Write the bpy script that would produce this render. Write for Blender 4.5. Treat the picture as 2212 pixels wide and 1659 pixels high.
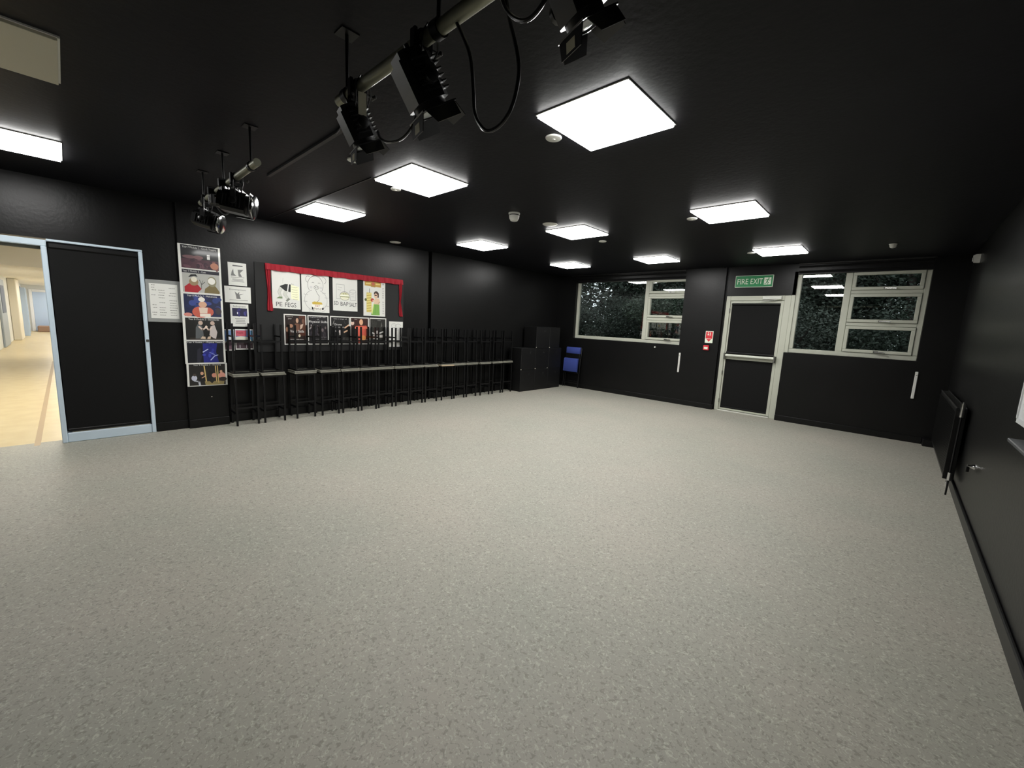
import bpy, math, random
from mathutils import Vector, Matrix
random.seed(7)
PI = math.pi
C = bpy.context.scene.collection
for o in list(bpy.data.objects):
    bpy.data.objects.remove(o)

# ------------------------------------------------------------------ camera
EYE = 1.509
cam_d = bpy.data.cameras.new('camera')
cam_d.sensor_fit = 'HORIZONTAL'; cam_d.sensor_width = 36.0
cam_d.lens = 36.0 * 891.303 / 2212.0
cam_d.clip_start = 0.02; cam_d.clip_end = 300
cam = bpy.data.objects.new('camera', cam_d); C.objects.link(cam)
_rt = Vector((0.72859129, 0.68343894, 0.04545273))
_up = Vector((-0.13167897, 0.07463886, 0.98847847))
_fw = Vector((-0.67217214, 0.72618197, -0.14437576))
cam.matrix_world = Matrix(((_rt.x, _up.x, -_fw.x, 0), (_rt.y, _up.y, -_fw.y, 0), (_rt.z, _up.z, -_fw.z, EYE), (0, 0, 0, 1)))
bpy.context.scene.camera = cam

# ------------------------------------------------------------------ sky, exposure, light levels
world = bpy.data.worlds.new('overcast_sky'); bpy.context.scene.world = world
world.use_nodes = True
world.node_tree.nodes['Background'].inputs[0].default_value = (0.86, 0.93, 1.0, 1)
world.node_tree.nodes['Background'].inputs[1].default_value = 1.5
vs = bpy.context.scene.view_settings
vs.view_transform = 'Standard'; vs.look = 'None'; vs.gamma = 1.0; vs.exposure = 0.0
vs.use_curve_mapping = False
PANEL_LIGHT = 31.0          # radiance of the lit ceiling panels
HALL_FILL = 34.0           # radiance of the unseen panels added to brighten the corridor

# ------------------------------------------------------------------ room dimensions (metres)
CEIL = 2.755
XL = -6.51      # wall with the corridor door
XP = -6.46      # pilaster face
XR0 = -6.56     # recessed poster wall
XR1 = -6.535     # far part of that wall
YB = 8.655      # wall with the windows
YW = 8.76       # plane of the window frames
XR = 0.598      # right wall
YF = -2.4       # wall behind the camera

# ------------------------------------------------------------------ materials
def lin(c):
    return tuple((v / 255 / 12.92) if v / 255 <= 0.04045 else ((v / 255 + 0.055) / 1.055) ** 2.4 for v in c) + (1.0,)
MATS = {}
def mat(name, rgb, rough=0.5, metal=0.0, spec=0.5, coat=0.0, bump=None, vary=None, lin_rgb=False):
    """procedural Principled material; vary=(scale, amount, rgb2), bump=(scale, strength)"""
    if name in MATS: return MATS[name]
    m = bpy.data.materials.new(name); m.use_nodes = True
    nt = m.node_tree; b = nt.nodes['Principled BSDF']
    col = rgb + (1.0,) if lin_rgb else lin(rgb)
    b.inputs['Base Color'].default_value = col
    b.inputs['Roughness'].default_value = rough
    b.inputs['Metallic'].default_value = metal
    b.inputs['Specular IOR Level'].default_value = spec
    if coat:
        b.inputs['Coat Weight'].default_value = coat; b.inputs['Coat Roughness'].default_value = 0.06
    if vary or bump:
        tc = nt.nodes.new('ShaderNodeTexCoord')
    if vary:
        n = nt.nodes.new('ShaderNodeTexNoise'); n.inputs['Scale'].default_value = vary[0]; n.inputs['Detail'].default_value = 5
        mx = nt.nodes.new('ShaderNodeMix'); mx.data_type = 'RGBA'
        mx.inputs[6].default_value = col; mx.inputs[7].default_value = lin(vary[2])
        r = nt.nodes.new('ShaderNodeValToRGB'); r.color_ramp.elements[0].position = 0.5 - 0.5 * vary[1]; r.color_ramp.elements[1].position = 0.5 + 0.5 * vary[1]
        nt.links.new(tc.outputs['Object'], n.inputs['Vector']); nt.links.new(n.outputs['Fac'], r.inputs[0])
        nt.links.new(r.outputs[0], mx.inputs[0]); nt.links.new(mx.outputs[2], b.inputs['Base Color'])
    if bump:
        n2 = nt.nodes.new('ShaderNodeTexNoise'); n2.inputs['Scale'].default_value = bump[0]; n2.inputs['Detail'].default_value = 3
        bp = nt.nodes.new('ShaderNodeBump'); bp.inputs['Strength'].default_value = bump[1]; bp.inputs['Distance'].default_value = 0.01
        nt.links.new(tc.outputs['Object'], n2.inputs['Vector']); nt.links.new(n2.outputs['Fac'], bp.inputs['Height'])
        nt.links.new(bp.outputs['Normal'], b.inputs['Normal'])
    MATS[name] = m
    return m
def emit(name, rgb, strength):
    if name in MATS: return MATS[name]
    m = bpy.data.materials.new(name); m.use_nodes = True
    b = m.node_tree.nodes['Principled BSDF']
    b.inputs['Base Color'].default_value = (0.8, 0.8, 0.8, 1)
    b.inputs['Emission Color'].default_value = rgb + (1.0,)
    b.inputs['Emission Strength'].default_value = strength
    MATS[name] = m
    return m
def glass(name):
    m = bpy.data.materials.new(name); m.use_nodes = True
    nt = m.node_tree; nt.nodes.remove(nt.nodes['Principled BSDF'])
    out = nt.nodes['Material Output']
    t = nt.nodes.new('ShaderNodeBsdfTransparent'); t.inputs[0].default_value = (0.92, 0.95, 0.93, 1)
    g = nt.nodes.new('ShaderNodeBsdfGlossy'); g.inputs['Roughness'].default_value = 0.0
    f = nt.nodes.new('ShaderNodeFresnel'); f.inputs[0].default_value = 1.75   # two panes of glass
    mx = nt.nodes.new('ShaderNodeMixShader')
    nt.links.new(f.outputs[0], mx.inputs[0]); nt.links.new(t.outputs[0], mx.inputs[1]); nt.links.new(g.outputs[0], mx.inputs[2])
    nt.links.new(mx.outputs[0], out.inputs[0])
    MATS[name] = m
    return m
def floor_material():
    m = bpy.data.materials.new('speckled grey vinyl'); m.use_nodes = True
    nt = m.node_tree; N = nt.nodes; L = nt.links; b = N['Principled BSDF']
    tc = N.new('ShaderNodeTexCoord')
    def noise(scale, detail=4):
        n = N.new('ShaderNodeTexNoise'); n.inputs['Scale'].default_value = scale; n.inputs['Detail'].default_value = detail
        L.new(tc.outputs['Object'], n.inputs['Vector']); return n
    def ramp(src, p0, c0, p1, c1):
        r = N.new('ShaderNodeValToRGB'); e = r.color_ramp.elements
        e[0].position = p0; e[0].color = c0; e[1].position = p1; e[1].color = c1
        L.new(src, r.inputs[0]); return r
    def mixc(f, a, bb, mode='MIX'):
        x = N.new('ShaderNodeMix'); x.data_type = 'RGBA'; x.blend_type = mode
        if isinstance(f, float): x.inputs[0].default_value = f
        else: L.new(f, x.inputs[0])
        for i, s in ((6, a), (7, bb)):
            if isinstance(s, tuple): x.inputs[i].default_value = s
            else: L.new(s, x.inputs[i])
        return x.outputs[2]
    g = (1, 1, 1, 1); k = (0, 0, 0, 1)
    def worm(scale, off, dist):
        mp = N.new('ShaderNodeMapping'); mp.inputs['Location'].default_value = off; L.new(tc.outputs['Object'], mp.inputs['Vector'])
        n = N.new('ShaderNodeTexNoise'); n.inputs['Scale'].default_value = scale; n.inputs['Detail'].default_value = 2.5; n.inputs['Distortion'].default_value = dist
        L.new(mp.outputs[0], n.inputs['Vector']); return n.outputs['Fac']
    big = ramp(noise(0.9).outputs['Fac'], 0.35, lin((152, 151, 140)), 0.68, lin((161, 156, 145)))
    fleck = ramp(worm(48, (0, 0, 0), 1.6), 0.56, k, 0.66, (.75, .75, .75, 1))
    c1 = mixc(fleck.outputs[0], big.outputs[0], lin((184, 183, 170)))
    dark = ramp(worm(55, (7, 3, 1), 1.2), 0.36, (.7, .7, .7, 1), 0.45, k)
    c2 = mixc(dark.outputs[0], c1, lin((124, 123, 112)))
    spark = ramp(noise(160, 2).outputs['Fac'], 0.68, k, 0.74, (.7, .7, .7, 1))
    c3 = mixc(spark.outputs[0], c2, lin((204, 203, 190)))
    L.new(c3, b.inputs['Base Color'])
    b.inputs['Roughness'].default_value = 0.55
    b.inputs['Specular IOR Level'].default_value = 0.35
    bp = N.new('ShaderNodeBump'); bp.inputs['Strength'].default_value = 0.25; bp.inputs['Distance'].default_value = 0.002
    L.new(noise(60, 4).outputs['Fac'], bp.inputs['Height']); L.new(bp.outputs['Normal'], b.inputs['Normal'])
    return m
def hall_floor_material():
    return mat('corridor wood block floor', (216, 200, 158), 0.35, vary=(5.0, 0.5, (202, 182, 138)))

BLK_WALL = mat('satin black wall paint', (14, 14, 14), 0.34, spec=.25, vary=(3.0, 0.6, (18, 18, 18)), bump=(38, 0.10))
BLK_CEIL = mat('black ceiling paint', (20, 20, 24), 0.5, spec=.12, vary=(2.0, 0.6, (25, 25, 30)), bump=(30, 0.12))
BLK_TRIM = mat('black gloss trim paint', (14, 14, 14), 0.35, spec=.3)
BLK_MATT = mat('matt black fabric', (17, 17, 17), 0.8, spec=.2)
BLK_METAL = mat('black powder coated steel', (12, 12, 13), 0.4, spec=.3)
BLK_BOX = mat('black painted plywood', (13, 13, 14), 0.5, spec=.3, vary=(6, 0.5, (18, 18, 18)), bump=(60, 0.1))
CHIP = mat('chipped bare wood', (210, 205, 190), 0.7)
ALU = mat('anodised aluminium frame', (182, 184, 170), 0.45)
ALU_BLUE = mat('pale blue grey painted frame', (200, 216, 228), 0.4)
STEEL = mat('brushed steel', (190, 190, 186), 0.25, metal=1.0)
CHROME = mat('chrome', (225, 225, 225), 0.12, metal=1.0)
WHITE_PLASTIC = mat('white plastic', (214, 214, 208), 0.4)
OFF_DIFF = mat('unlit opal panel', (200, 196, 178), 0.5)
GLASS = glass('window glass')
GALV = mat('dull galvanised tube', (150, 150, 132), 0.45, metal=0.6, vary=(9, 0.6, (128, 128, 112)))
SEAT_EDGE = mat('grey worn seat ply', (128, 127, 115), 0.6, vary=(12, 0.6, (104, 103, 93)))
SEAT_TAN = mat('tan seat ply', (176, 158, 132), 0.6)
BLUE_PAD = mat('blue woven upholstery', (50, 66, 136), 0.85, bump=(300, 0.3))
RED_CLOTH = mat('red curtain cloth', (160, 26, 42), 0.8)
PAPER = mat('white paper', (226, 226, 220), 0.5)
GLOSSY_PAPER = mat('laminated white paper', (228, 228, 222), 0.25, coat=0.5)

# ------------------------------------------------------------------ mesh builder
class MB:
    def __init__(s): s.v = []; s.f = []; s.m = []
    def add(s, vs_, fs, mi=0):
        b = len(s.v); s.v += [tuple(p) for p in vs_]
        s.f += [tuple(i + b for i in f) for f in fs]; s.m += [mi] * len(fs); return s
    def box(s, x0, x1, y0, y1, z0, z1, mi=0, bev=0.0):
        if x1 < x0: x0, x1 = x1, x0
        if y1 < y0: y0, y1 = y1, y0
        if z1 < z0: z0, z1 = z1, z0
        if bev <= 0:
            v = [(x0, y0, z0), (x1, y0, z0), (x1, y1, z0), (x0, y1, z0), (x0, y0, z1), (x1, y0, z1), (x1, y1, z1), (x0, y1, z1)]
            f = [(3, 2, 1, 0), (4, 5, 6, 7), (0, 1, 5, 4), (1, 2, 6, 5), (2, 3, 7, 6), (3, 0, 4, 7)]
            return s.add(v, f, mi)
        e = min(bev, (x1 - x0) * .49, (y1 - y0) * .49, (z1 - z0) * .49)
        v = []; idx = {}
        for cx, (xa, xs) in enumerate(((x0, 1), (x1, -1))):
            for cy, (ya, ys) in enumerate(((y0, 1), (y1, -1))):
                for cz, (za, zs) in enumerate(((z0, 1), (z1, -1))):
                    idx[cx, cy, cz] = len(v)
                    v += [(xa, ya + ys * e, za + zs * e), (xa + xs * e, ya, za + zs * e), (xa + xs * e, ya + ys * e, za)]
        I = idx; f = []
        for a in (0, 1):
            q = [I[a, 0, 0], I[a, 1, 0], I[a, 1, 1], I[a, 0, 1]]; f.append(tuple(q if a else q[::-1]))
            q = [I[0, a, 0] + 1, I[0, a, 1] + 1, I[1, a, 1] + 1, I[1, a, 0] + 1]; f.append(tuple(q if a else q[::-1]))
            q = [I[0, 0, a] + 2, I[1, 0, a] + 2, I[1, 1, a] + 2, I[0, 1, a] + 2]; f.append(tuple(q if a else q[::-1]))
        for a in (0, 1):
            for b in (0, 1):
                p, q = I[a, b, 0], I[a, b, 1]; f.append((p, q, q + 1, p + 1))
                p, q = I[a, 0, b], I[a, 1, b]; f.append((p, q, q + 2, p + 2))
                p, q = I[0, a, b], I[1, a, b]; f.append((p + 1, q + 1, q + 2, p + 2))
                for c in (0, 1):
                    p = I[a, b, c]; f.append((p, p + 1, p + 2))
        return s.add(v, list(dict.fromkeys(f)), mi)
    def tube(s, pts, r, n=8, mi=0, caps=True):
        pts = [Vector(p) for p in pts]; rings = []; up = None
        rr = r if isinstance(r, (list, tuple)) else [r] * len(pts)
        for i, p in enumerate(pts):
            a = pts[max(i - 1, 0)]; b = pts[min(i + 1, len(pts) - 1)]
            t = (b - a).normalized()
            if up is None:
                up = Vector((0, 0, 1)) if abs(t.z) < 0.9 else Vector((0, 1, 0))
            u = t.cross(up).normalized(); w = u.cross(t).normalized(); up = w
            rings.append([p + (u * math.cos(2 * PI * k / n) + w * math.sin(2 * PI * k / n)) * rr[i] for k in range(n)])
        v = [q for rg in rings for q in rg]; f = []
        for i in range(len(pts) - 1):
            for k in range(n):
                k2 = (k + 1) % n
                f.append((i * n + k, (i + 1) * n + k, (i + 1) * n + k2, i * n + k2))
        if caps:
            f.append(tuple(range(n))); f.append(tuple((len(pts) - 1) * n + k for k in range(n - 1, -1, -1)))
        return s.add(v, f, mi)
    def sqbar(s, a, b, w, h, mi=0, up=(0, 0, 1)):
        a = Vector(a); b = Vector(b); t = (b - a).normalized(); up = Vector(up)
        if abs(t.dot(up)) > 0.95: up = Vector((1, 0, 0))
        u = t.cross(up).normalized() * (w / 2); k = u.cross(t).normalized() * (h / 2)
        v = [a - u - k, a + u - k, a + u + k, a - u + k, b - u - k, b + u - k, b + u + k, b - u + k]
        return s.add(v, [(0, 3, 2, 1), (4, 5, 6, 7), (0, 1, 5, 4), (1, 2, 6, 5), (2, 3, 7, 6), (3, 0, 4, 7)], mi)
    def lathe(s, prof, n=24, mi=0, M=None):
        v = []; f = []
        for (r, z) in prof:
            for k in range(n): v.append(Vector((r * math.cos(2 * PI * k / n), r * math.sin(2 * PI * k / n), z)))
        for i in range(len(prof) - 1):
            for k in range(n):
                k2 = (k + 1) % n; f.append((i * n + k, i * n + k2, (i + 1) * n + k2, (i + 1) * n + k))
        f.append(tuple(range(n - 1, -1, -1))); f.append(tuple((len(prof) - 1) * n + k for k in range(n)))
        if M is not None: v = [M @ p for p in v]
        return s.add(v, f, mi)
    def prism(s, poly, axis, a, b, mi=0):
        """extrude polygon (2D) along axis from a to b"""
        def P(u, w, t): return {'x': (t, u, w), 'y': (u, t, w), 'z': (u, w, t)}[axis]
        n = len(poly); v = [P(u, w, a) for u, w in poly] + [P(u, w, b) for u, w in poly]
        f = [tuple(range(n)), tuple(range(2 * n - 1, n - 1, -1))]
        for i in range(n):
            j = (i + 1) % n; f.append((i, n + i, n + j, j))
        return s.add(v, f, mi)
    def xform(s, M): s.v = [tuple(M @ Vector(p)) for p in s.v]; return s
    def mesh(s, name, mats_, smooth=False):
        me = bpy.data.meshes.new(name); me.from_pydata(s.v, [], s.f)
        mats_ = mats_ if isinstance(mats_, (list, tuple)) else [mats_]
        for m in mats_: me.materials.append(m)
        me.polygons.foreach_set('material_index', s.m)
        me.update()
        import bmesh
        bm = bmesh.new(); bm.from_mesh(me); bmesh.ops.recalc_face_normals(bm, faces=bm.faces); bm.to_mesh(me); bm.free()
        if smooth:
            me.polygons.foreach_set('use_smooth', [True] * len(me.polygons))
            me.set_sharp_from_angle(angle=math.radians(40))
        return me
    def build(s, name, mats_, parent=None, smooth=False, loc=None, rot=None):
        o = bpy.data.objects.new(name, s.mesh(name, mats_, smooth)); C.objects.link(o)
        if parent is not None: o.parent = parent
        if loc is not None: o.location = loc
        if rot is not None: o.rotation_euler = rot
        return o
def tag(o, label=None, cat=None, group=None, kind=None):
    if label: o['label'] = label
    if cat: o['category'] = cat
    if group: o['group'] = group
    if kind: o['kind'] = kind
    return o
def empty(name, loc=(0, 0, 0), rz=0.0):
    o = bpy.data.objects.new(name, None); o.empty_display_size = 0.1; C.objects.link(o)
    o.location = loc; o.rotation_euler = (0, 0, rz); return o
def struct(name, mb, m, label=None, cat=None):
    o = mb.build(name, m); o['kind'] = 'structure'
    if label: o['label'] = label
    if cat: o['category'] = cat
    return o
def copy_tree(o, parent=None):
    c = o.copy(); C.objects.link(c); c.parent = parent
    for ch in list(o.children): copy_tree(ch, c)
    return c

# lettering turned into mesh: returns list of verts/faces scaled to a box width x height
def text_mesh(txt, vertical=False):
    cu = bpy.data.curves.new('t', 'FONT'); cu.body = txt; cu.resolution_u = 2
    cu.align_x = 'LEFT'
    ob = bpy.data.objects.new('t', cu); C.objects.link(ob)
    bpy.context.view_layer.update()
    me = bpy.data.meshes.new_from_object(ob.evaluated_get(bpy.context.evaluated_depsgraph_get()))
    v = [(p.co.x, p.co.y) for p in me.vertices]; f = [tuple(p.vertices) for p in me.polygons]
    bpy.data.objects.remove(ob); bpy.data.curves.remove(cu); bpy.data.meshes.remove(me)
    return v, f
def fit_text(txt, x0, x1, y0, y1):
    v, f = text_mesh(txt)
    if not v: return [], []
    ax = min(p[0] for p in v); bx_ = max(p[0] for p in v); ay = min(p[1] for p in v); by = max(p[1] for p in v)
    sx = (x1 - x0) / max(bx_ - ax, 1e-6); sy = (y1 - y0) / max(by - ay, 1e-6)
    return [(x0 + (p[0] - ax) * sx, y0 + (p[1] - ay) * sy) for p in v], f

# ------------------------------------------------------------------ setting: floor, ceiling, walls
struct('floor', MB().box(XR0 - .1, XR + .1, YF - .1, YB + .25, -0.12, 0.0), floor_material(), 'speckled grey vinyl floor of the drama studio', 'floor')
struct('ceiling', MB().box(XR0 - .1, XR + .1, YF - .1, YB + .3, CEIL, CEIL + .15), BLK_CEIL, 'flat black painted ceiling', 'ceiling')

DOOR_Y0, DOOR_Y1, DOOR_Z = -1.10, 0.652, 2.155     # opening in the left wall (open door plus blind screen)
w = MB()
w.box(XL - .15, XL, YF, DOOR_Y0, 0, CEIL)
w.box(XL - .15, XL, DOOR_Y0, DOOR_Y1, DOOR_Z, CEIL)
w.box(XL - .15, XL, DOOR_Y1, 0.975, 0, CEIL)
struct('wall_left_door', w, BLK_WALL, 'satin black wall around the corridor door', 'wall')
struct('wall_left_pilaster', MB().box(XL - .15, XP, 0.975, 1.400, 0, CEIL), BLK_WALL, 'black pilaster that carries the poster column', 'wall')
w = MB()
w.box(XR0 - .1, XR0, 1.400, 4.66, 0, CEIL)
struct('wall_left', w, BLK_WALL, 'satin black recessed wall behind the hand-drawn posters', 'wall')
w = MB()
w.box(XR0 - .15, XR0 - .06, 4.66, 4.72, 0, CEIL)      # dark slot
w.box(XR0 - .1, XR1, 4.72, YB + .2, 0, CEIL)
struct('wall_left_far', w, BLK_WALL, 'satin black wall behind the far stools and boxes', 'wall')

W1X0, W1X1, W2X0, W2X1 = -6.00, -3.14, -1.435, 0.215
WZ0, WZ1 = 1.226, 2.63
w = MB()
w.box(XR0 - .1, W1X0, YB, YB + .25, 0, CEIL)
w.box(W1X0, -3.338, YB, YB + .25, 0, WZ0)
w.box(W1X0, -3.338, YB + .02, YB + .25, WZ1, CEIL)
w.box(-3.338, -2.58, YB, YW - .035, 0, CEIL)          # column between window and door
w.box(-3.338, W1X1, YW - .035, YB + .25, 0, WZ0)
w.box(W1X1, -2.58, YW - .035, YB + .25, 0, CEIL)
w.box(W1X1 - .2, W1X1, YW - .035, YB + .25, WZ1, CEIL)
w.box(-2.58, -2.545, YB + .05, YB + .25, 0, CEIL)
w.box(-2.545, W2X0, YB + .055, YB + .25, 2.225, CEIL) # panel over the exit door
w.box(W2X0, W2X1, YB, YB + .25, 0, WZ0)
w.box(-1.487, W2X0, YB, YB + .25, 0, WZ0)
w.box(W2X0, W2X1, YB + .02, YB + .25, WZ1, CEIL)
w.box(W2X1, XR + .1, YB, YB + .25, 0, CEIL)
struct('wall_back', w, BLK_WALL, 'black wall with two windows and the fire exit', 'wall')
struct('wall_right', MB().box(XR, XR + .12, YF, YB + .2, 0, CEIL), BLK_WALL, 'black wall running along the right side', 'wall')
struct('wall_front', MB().box(XR0 - .1, XR + .1, YF - .12, YF, 0, CEIL), BLK_WALL, 'black wall behind the viewer', 'wall')

b = MB()
b.box(XL, XL + .018, DOOR_Y1 + .01, 0.975, 0, .11, bev=.006)
b.box(XP, XP + .018, 0.970, 1.405, 0, .11, bev=.006)
b.box(XR0, XR0 + .018, 1.40, 4.66, 0, .11, bev=.006)
b.box(XR1, XR1 + .018, 4.715, YB, 0, .11, bev=.006)
struct('baseboard_left', b, BLK_TRIM, 'black skirting board under the posters', 'skirting')
b = MB()
b.box(XR1 + .02, -2.575, YB - .02, YB, 0, .10, bev=.006)
b.box(-2.58, -2.56, YB - .02, YB + .09, 0, .10, bev=.004)
b.box(-1.487, XR - .17, YB - .02, YB, 0, .10, bev=.006)
struct('baseboard_back', b, BLK_TRIM, 'black skirting board under the windows', 'skirting')
struct('baseboard_right', MB().box(XR - .02, XR, YF, 6.6, 0, .10, bev=.006), BLK_TRIM, 'black skirting board along the right wall', 'skirting')
tag(MB().box(XR - .168, XR, YB - .17, YB - .0, 0, .105, bev=.008).build('pipe_boxing', BLK_TRIM), 'low black pipe boxing in the corner beside the radiator', 'pipe boxing')
# ceiling edge trim over the windows
b = MB()
b.box(W1X0 - .15, -3.345, YB - .012, YB + .018, CEIL - .022, CEIL, bev=.004)
b.box(W2X0, W2X1 + .02, YB - .012, YB + .018, CEIL - .022, CEIL, bev=.004)
struct('trim_1', b, mat('worn black batten', (34, 34, 34), 0.4), 'thin worn batten along the ceiling over the windows', 'trim')

# ------------------------------------------------------------------ windows
def frame_ring(x0, x1, z0, z1, w_, y0, y1):
    m = MB()
    m.box(x0, x1, y0, y1, z0, z0 + w_, bev=.005); m.box(x0, x1, y0, y1, z1 - w_, z1, bev=.005)
    m.box(x0, x0 + w_, y0, y1, z0 + w_, z1 - w_, bev=.005); m.box(x1 - w_, x1, y0, y1, z0 + w_, z1 - w_, bev=.005)
    return m
def window(name, x0, xm, x1, label):
    root = empty(name, (0, YW, 0)); tag(root, label, 'window', kind='structure')
    m = MB()
    m.box(x0, x1, -.03, .04, WZ0, WZ0 + .075, bev=.006); m.box(x0, x1, -.03, .04, WZ1 - .05, WZ1, bev=.006)
    m.box(x0, x0 + .062, -.03, .04, WZ0 + .075, WZ1 - .05, bev=.006); m.box(x1 - .062, x1, -.03, .04, WZ0 + .075, WZ1 - .05, bev=.006)
    m.box(xm - .055, xm + .035, -.03, .04, WZ0 + .075, WZ1 - .05, bev=.006)
    for z in (1.755, 2.265):
        m.box(xm + .035, x1 - .062, -.025, .035, z - .028, z + .028, bev=.005)
    m.build('window_frame', ALU, root)
    MB().box(x0 + .06, xm - .053, .008, .014, WZ0 + .073, WZ1 - .048).build('pane', GLASS, root)
    for (z0, z1) in ((WZ0 + .078, 1.724), (1.786, 2.234), (2.296, WZ1 - .053)):
        a, c = xm + .040, x1 - .066
        cs = frame_ring(a, c, z0, z1, .048, -.048, .02).build('casement', ALU, root)
        MB().box(a + .046, c - .046, -.006, 0.0, z0 + .046, z1 - .046).build('pane', GLASS, cs)
        hx = (a + c) / 2
        h = MB(); h.box(hx - .03, hx + .03, -.062, -.048, z0 + .010, z0 + .034, bev=.004)
        h.sqbar((hx - .01, -.07, z0 + .022), (hx + .12, -.082, z0 + .016), .014, .016)
        h.build('handle', STEEL, cs)
    MB().box(x0 - .0, x1 + .0, YB - YW - .0, -.031, WZ0 - .012, WZ0, bev=.004).build('window_sill', BLK_TRIM, root)
    return root
window('window_1', W1X0, -4.165, W1X1, 'wide window with one large pane, left of the fire exit')
window('window_2', W2X0, -0.725, W2X1, 'narrower window right of the fire exit with three casements')
# black roller blinds rolled up at the heads
for nm, x0, x1, lb in (('roller_blind', W1X0 + .004, -3.345, 'rolled-up black roller blind at the head of the wider window'),
                       ('roller_blind', W2X0 + .004, W2X1 - .004, 'rolled-up black roller blind over the window right of the exit')):
    e = empty(nm, (0, YB + .045, WZ1 + .035)); tag(e, lb, 'blind')
    MB().tube([(x0, 0, .03), (x1, 0, .03)], .03, 14).build('blind_roll', BLK_MATT, e, smooth=True)
    MB().box(x0, x1, -.003, .001, -.070, .02).build('blind_cloth', BLK_MATT, e)
    MB().box(x0, x1, -.008, .006, -.092, -.070, bev=.004).build('bottom_bar', BLK_METAL, e)
# white cord covers below the windows
for x, lb in ((-3.300, 'white vertical cord cover on the wall left of the fire exit'), (0.243, 'white vertical cord cover below the right-hand window corner')):
    m = MB(); m.box(x - .018, x + .018, YB - .022, YB, .665, 1.073, bev=.005)
    o = m.build('cord_cover', WHITE_PLASTIC); tag(o, lb, 'cord cover')
    MB().tube([(x, YB - .026, 1.02), (x, YB - .022, 1.02)], .006, 8).build('screw', STEEL, o)
k = MB().lathe([(.004, 0), (.016, .003), (.018, .016), (.012, .026), (.004, .028)], 12, M=Matrix.Translation((-3.85, YB, 1.15)) @ Matrix.Rotation(PI / 2, 4, 'X'))
tag(k.build('cord_cleat', WHITE_PLASTIC, smooth=True), 'small white round cord cleat on the wall under the wide window', 'cord cleat')

# ------------------------------------------------------------------ fire exit door
d = empty('door_2', (0, YW, 0)); tag(d, 'metal-framed fire exit door with two black panels', 'door', kind='structure')
m = MB(); m.box(-2.543, -2.468, -.05, .05, 0, 2.222, bev=.005); m.box(-1.590, -1.490, -.05, .05, 0, 2.222, bev=.005)
m.box(-2.468, -1.590, -.05, .05, 2.135, 2.222, bev=.005)
m.build('door_frame', ALU, d)
MB().box(-1.49, W2X0 + .002, -.05, .05, WZ0, WZ1, bev=.004).build('coupling_mullion', ALU, d)
MB().box(-2.47, -1.59, -.09, .05, 0, .022, bev=.004).build('threshold', mat('worn aluminium sill', (200, 200, 190), .4), d)
lf = MB()
lf.box(-2.464, -2.437, -.035, .025, .03, 2.13, bev=.004); lf.box(-1.640, -1.594, -.035, .025, .03, 2.13, bev=.004)
lf.box(-2.437, -1.640, -.035, .025, 2.085, 2.13, bev=.004); lf.box(-2.437, -1.640, -.035, .025, .03, .062, bev=.004)
lf.box(-2.437, -1.640, -.035, .025, 1.02, 1.10, bev=.004)
leaf = lf.build('door_leaf', ALU, d)
MB().box(-2.437, -1.640, -.022, .0, 1.10, 2.085).build('panel', BLK_MATT, leaf)
MB().box(-2.437, -1.640, -.022, .0, .062, 1.02).build('panel', BLK_MATT, leaf)
MB().tube([(-2.437, -.042, 1.15), (-1.64, -.042, 1.15)], .022, 12).build('blind_roll', BLK_METAL, leaf, smooth=True)
MB().tube([(-2.437, -.036, 2.07), (-1.64, -.036, 2.07)], .018, 12).build('blind_roll', BLK_METAL, leaf, smooth=True)
MB().box(-2.437, -1.66, -.04, -.02, .07, .095, bev=.004).build('bottom_bar', BLK_METAL, leaf)
pb = MB(); pb.box(-2.455, -1.605, -.115, -.065, 1.078, 1.122, bev=.012)
bar = pb.build('push_bar', mat('pale push bar', (214, 216, 206), .3), d)
for x0, x1 in ((-2.462, -2.43), (-1.63, -1.597)):
    MB().box(x0, x1, -.12, -.035, 1.02, 1.14, bev=.008).build('bar_end', STEEL, bar)
MB().box(-1.925, -1.625, -.105, -.035, 2.150, 2.212, bev=.008).build('door_closer', mat('silver closer', (205, 206, 198), .35), d)
ca = MB(); ca.sqbar((-1.70, -.085, 2.146), (-1.93, -.10, 2.125), .02, .008); ca.build('closer_arm', STEEL, d)
for z in (.20, .75, 1.95):
    MB().tube([(-2.466, -.055, z - .04), (-2.466, -.055, z + .04)], .008, 8).build('hinge', STEEL, d)

# FIRE EXIT sign
yS = YB + .055
sg = empty('fire_exit_sign', (-2.11, yS, 2.375)); tag(sg, 'green FIRE EXIT sign with running figure above the door', 'sign')
GREEN = mat('sign green', (20, 128, 72), 0.35); SIGNW = mat('sign white', (222, 232, 214), 0.4)
MB().box(-.312, .312, -.02, 0, 0, .215, bev=.006).build('board', SIGNW, sg)
MB().box(-.302, .302, -.0215, -.02, .010, .205).build('green_field', GREEN, sg)
def wall_text(parent, txt, x0, x1, z0, z1, y, m, name='lettering'):
    v, f = fit_text(txt, x0, x1, z0, z1)
    mb = MB(); mb.add([(p[0], y, p[1]) for p in v], f); return mb.build(name, m, parent)
wall_text(sg, 'FIRE', -.272, -.090, .058, .155, -.0225, SIGNW)
wall_text(sg, 'EXIT', -.050, .145, .058, .155, -.0225, SIGNW)
MB().box(.168, .278, -.0222, -.0215, .045, .170).build('pictogram_field', SIGNW, sg)
rm = MB()
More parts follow.
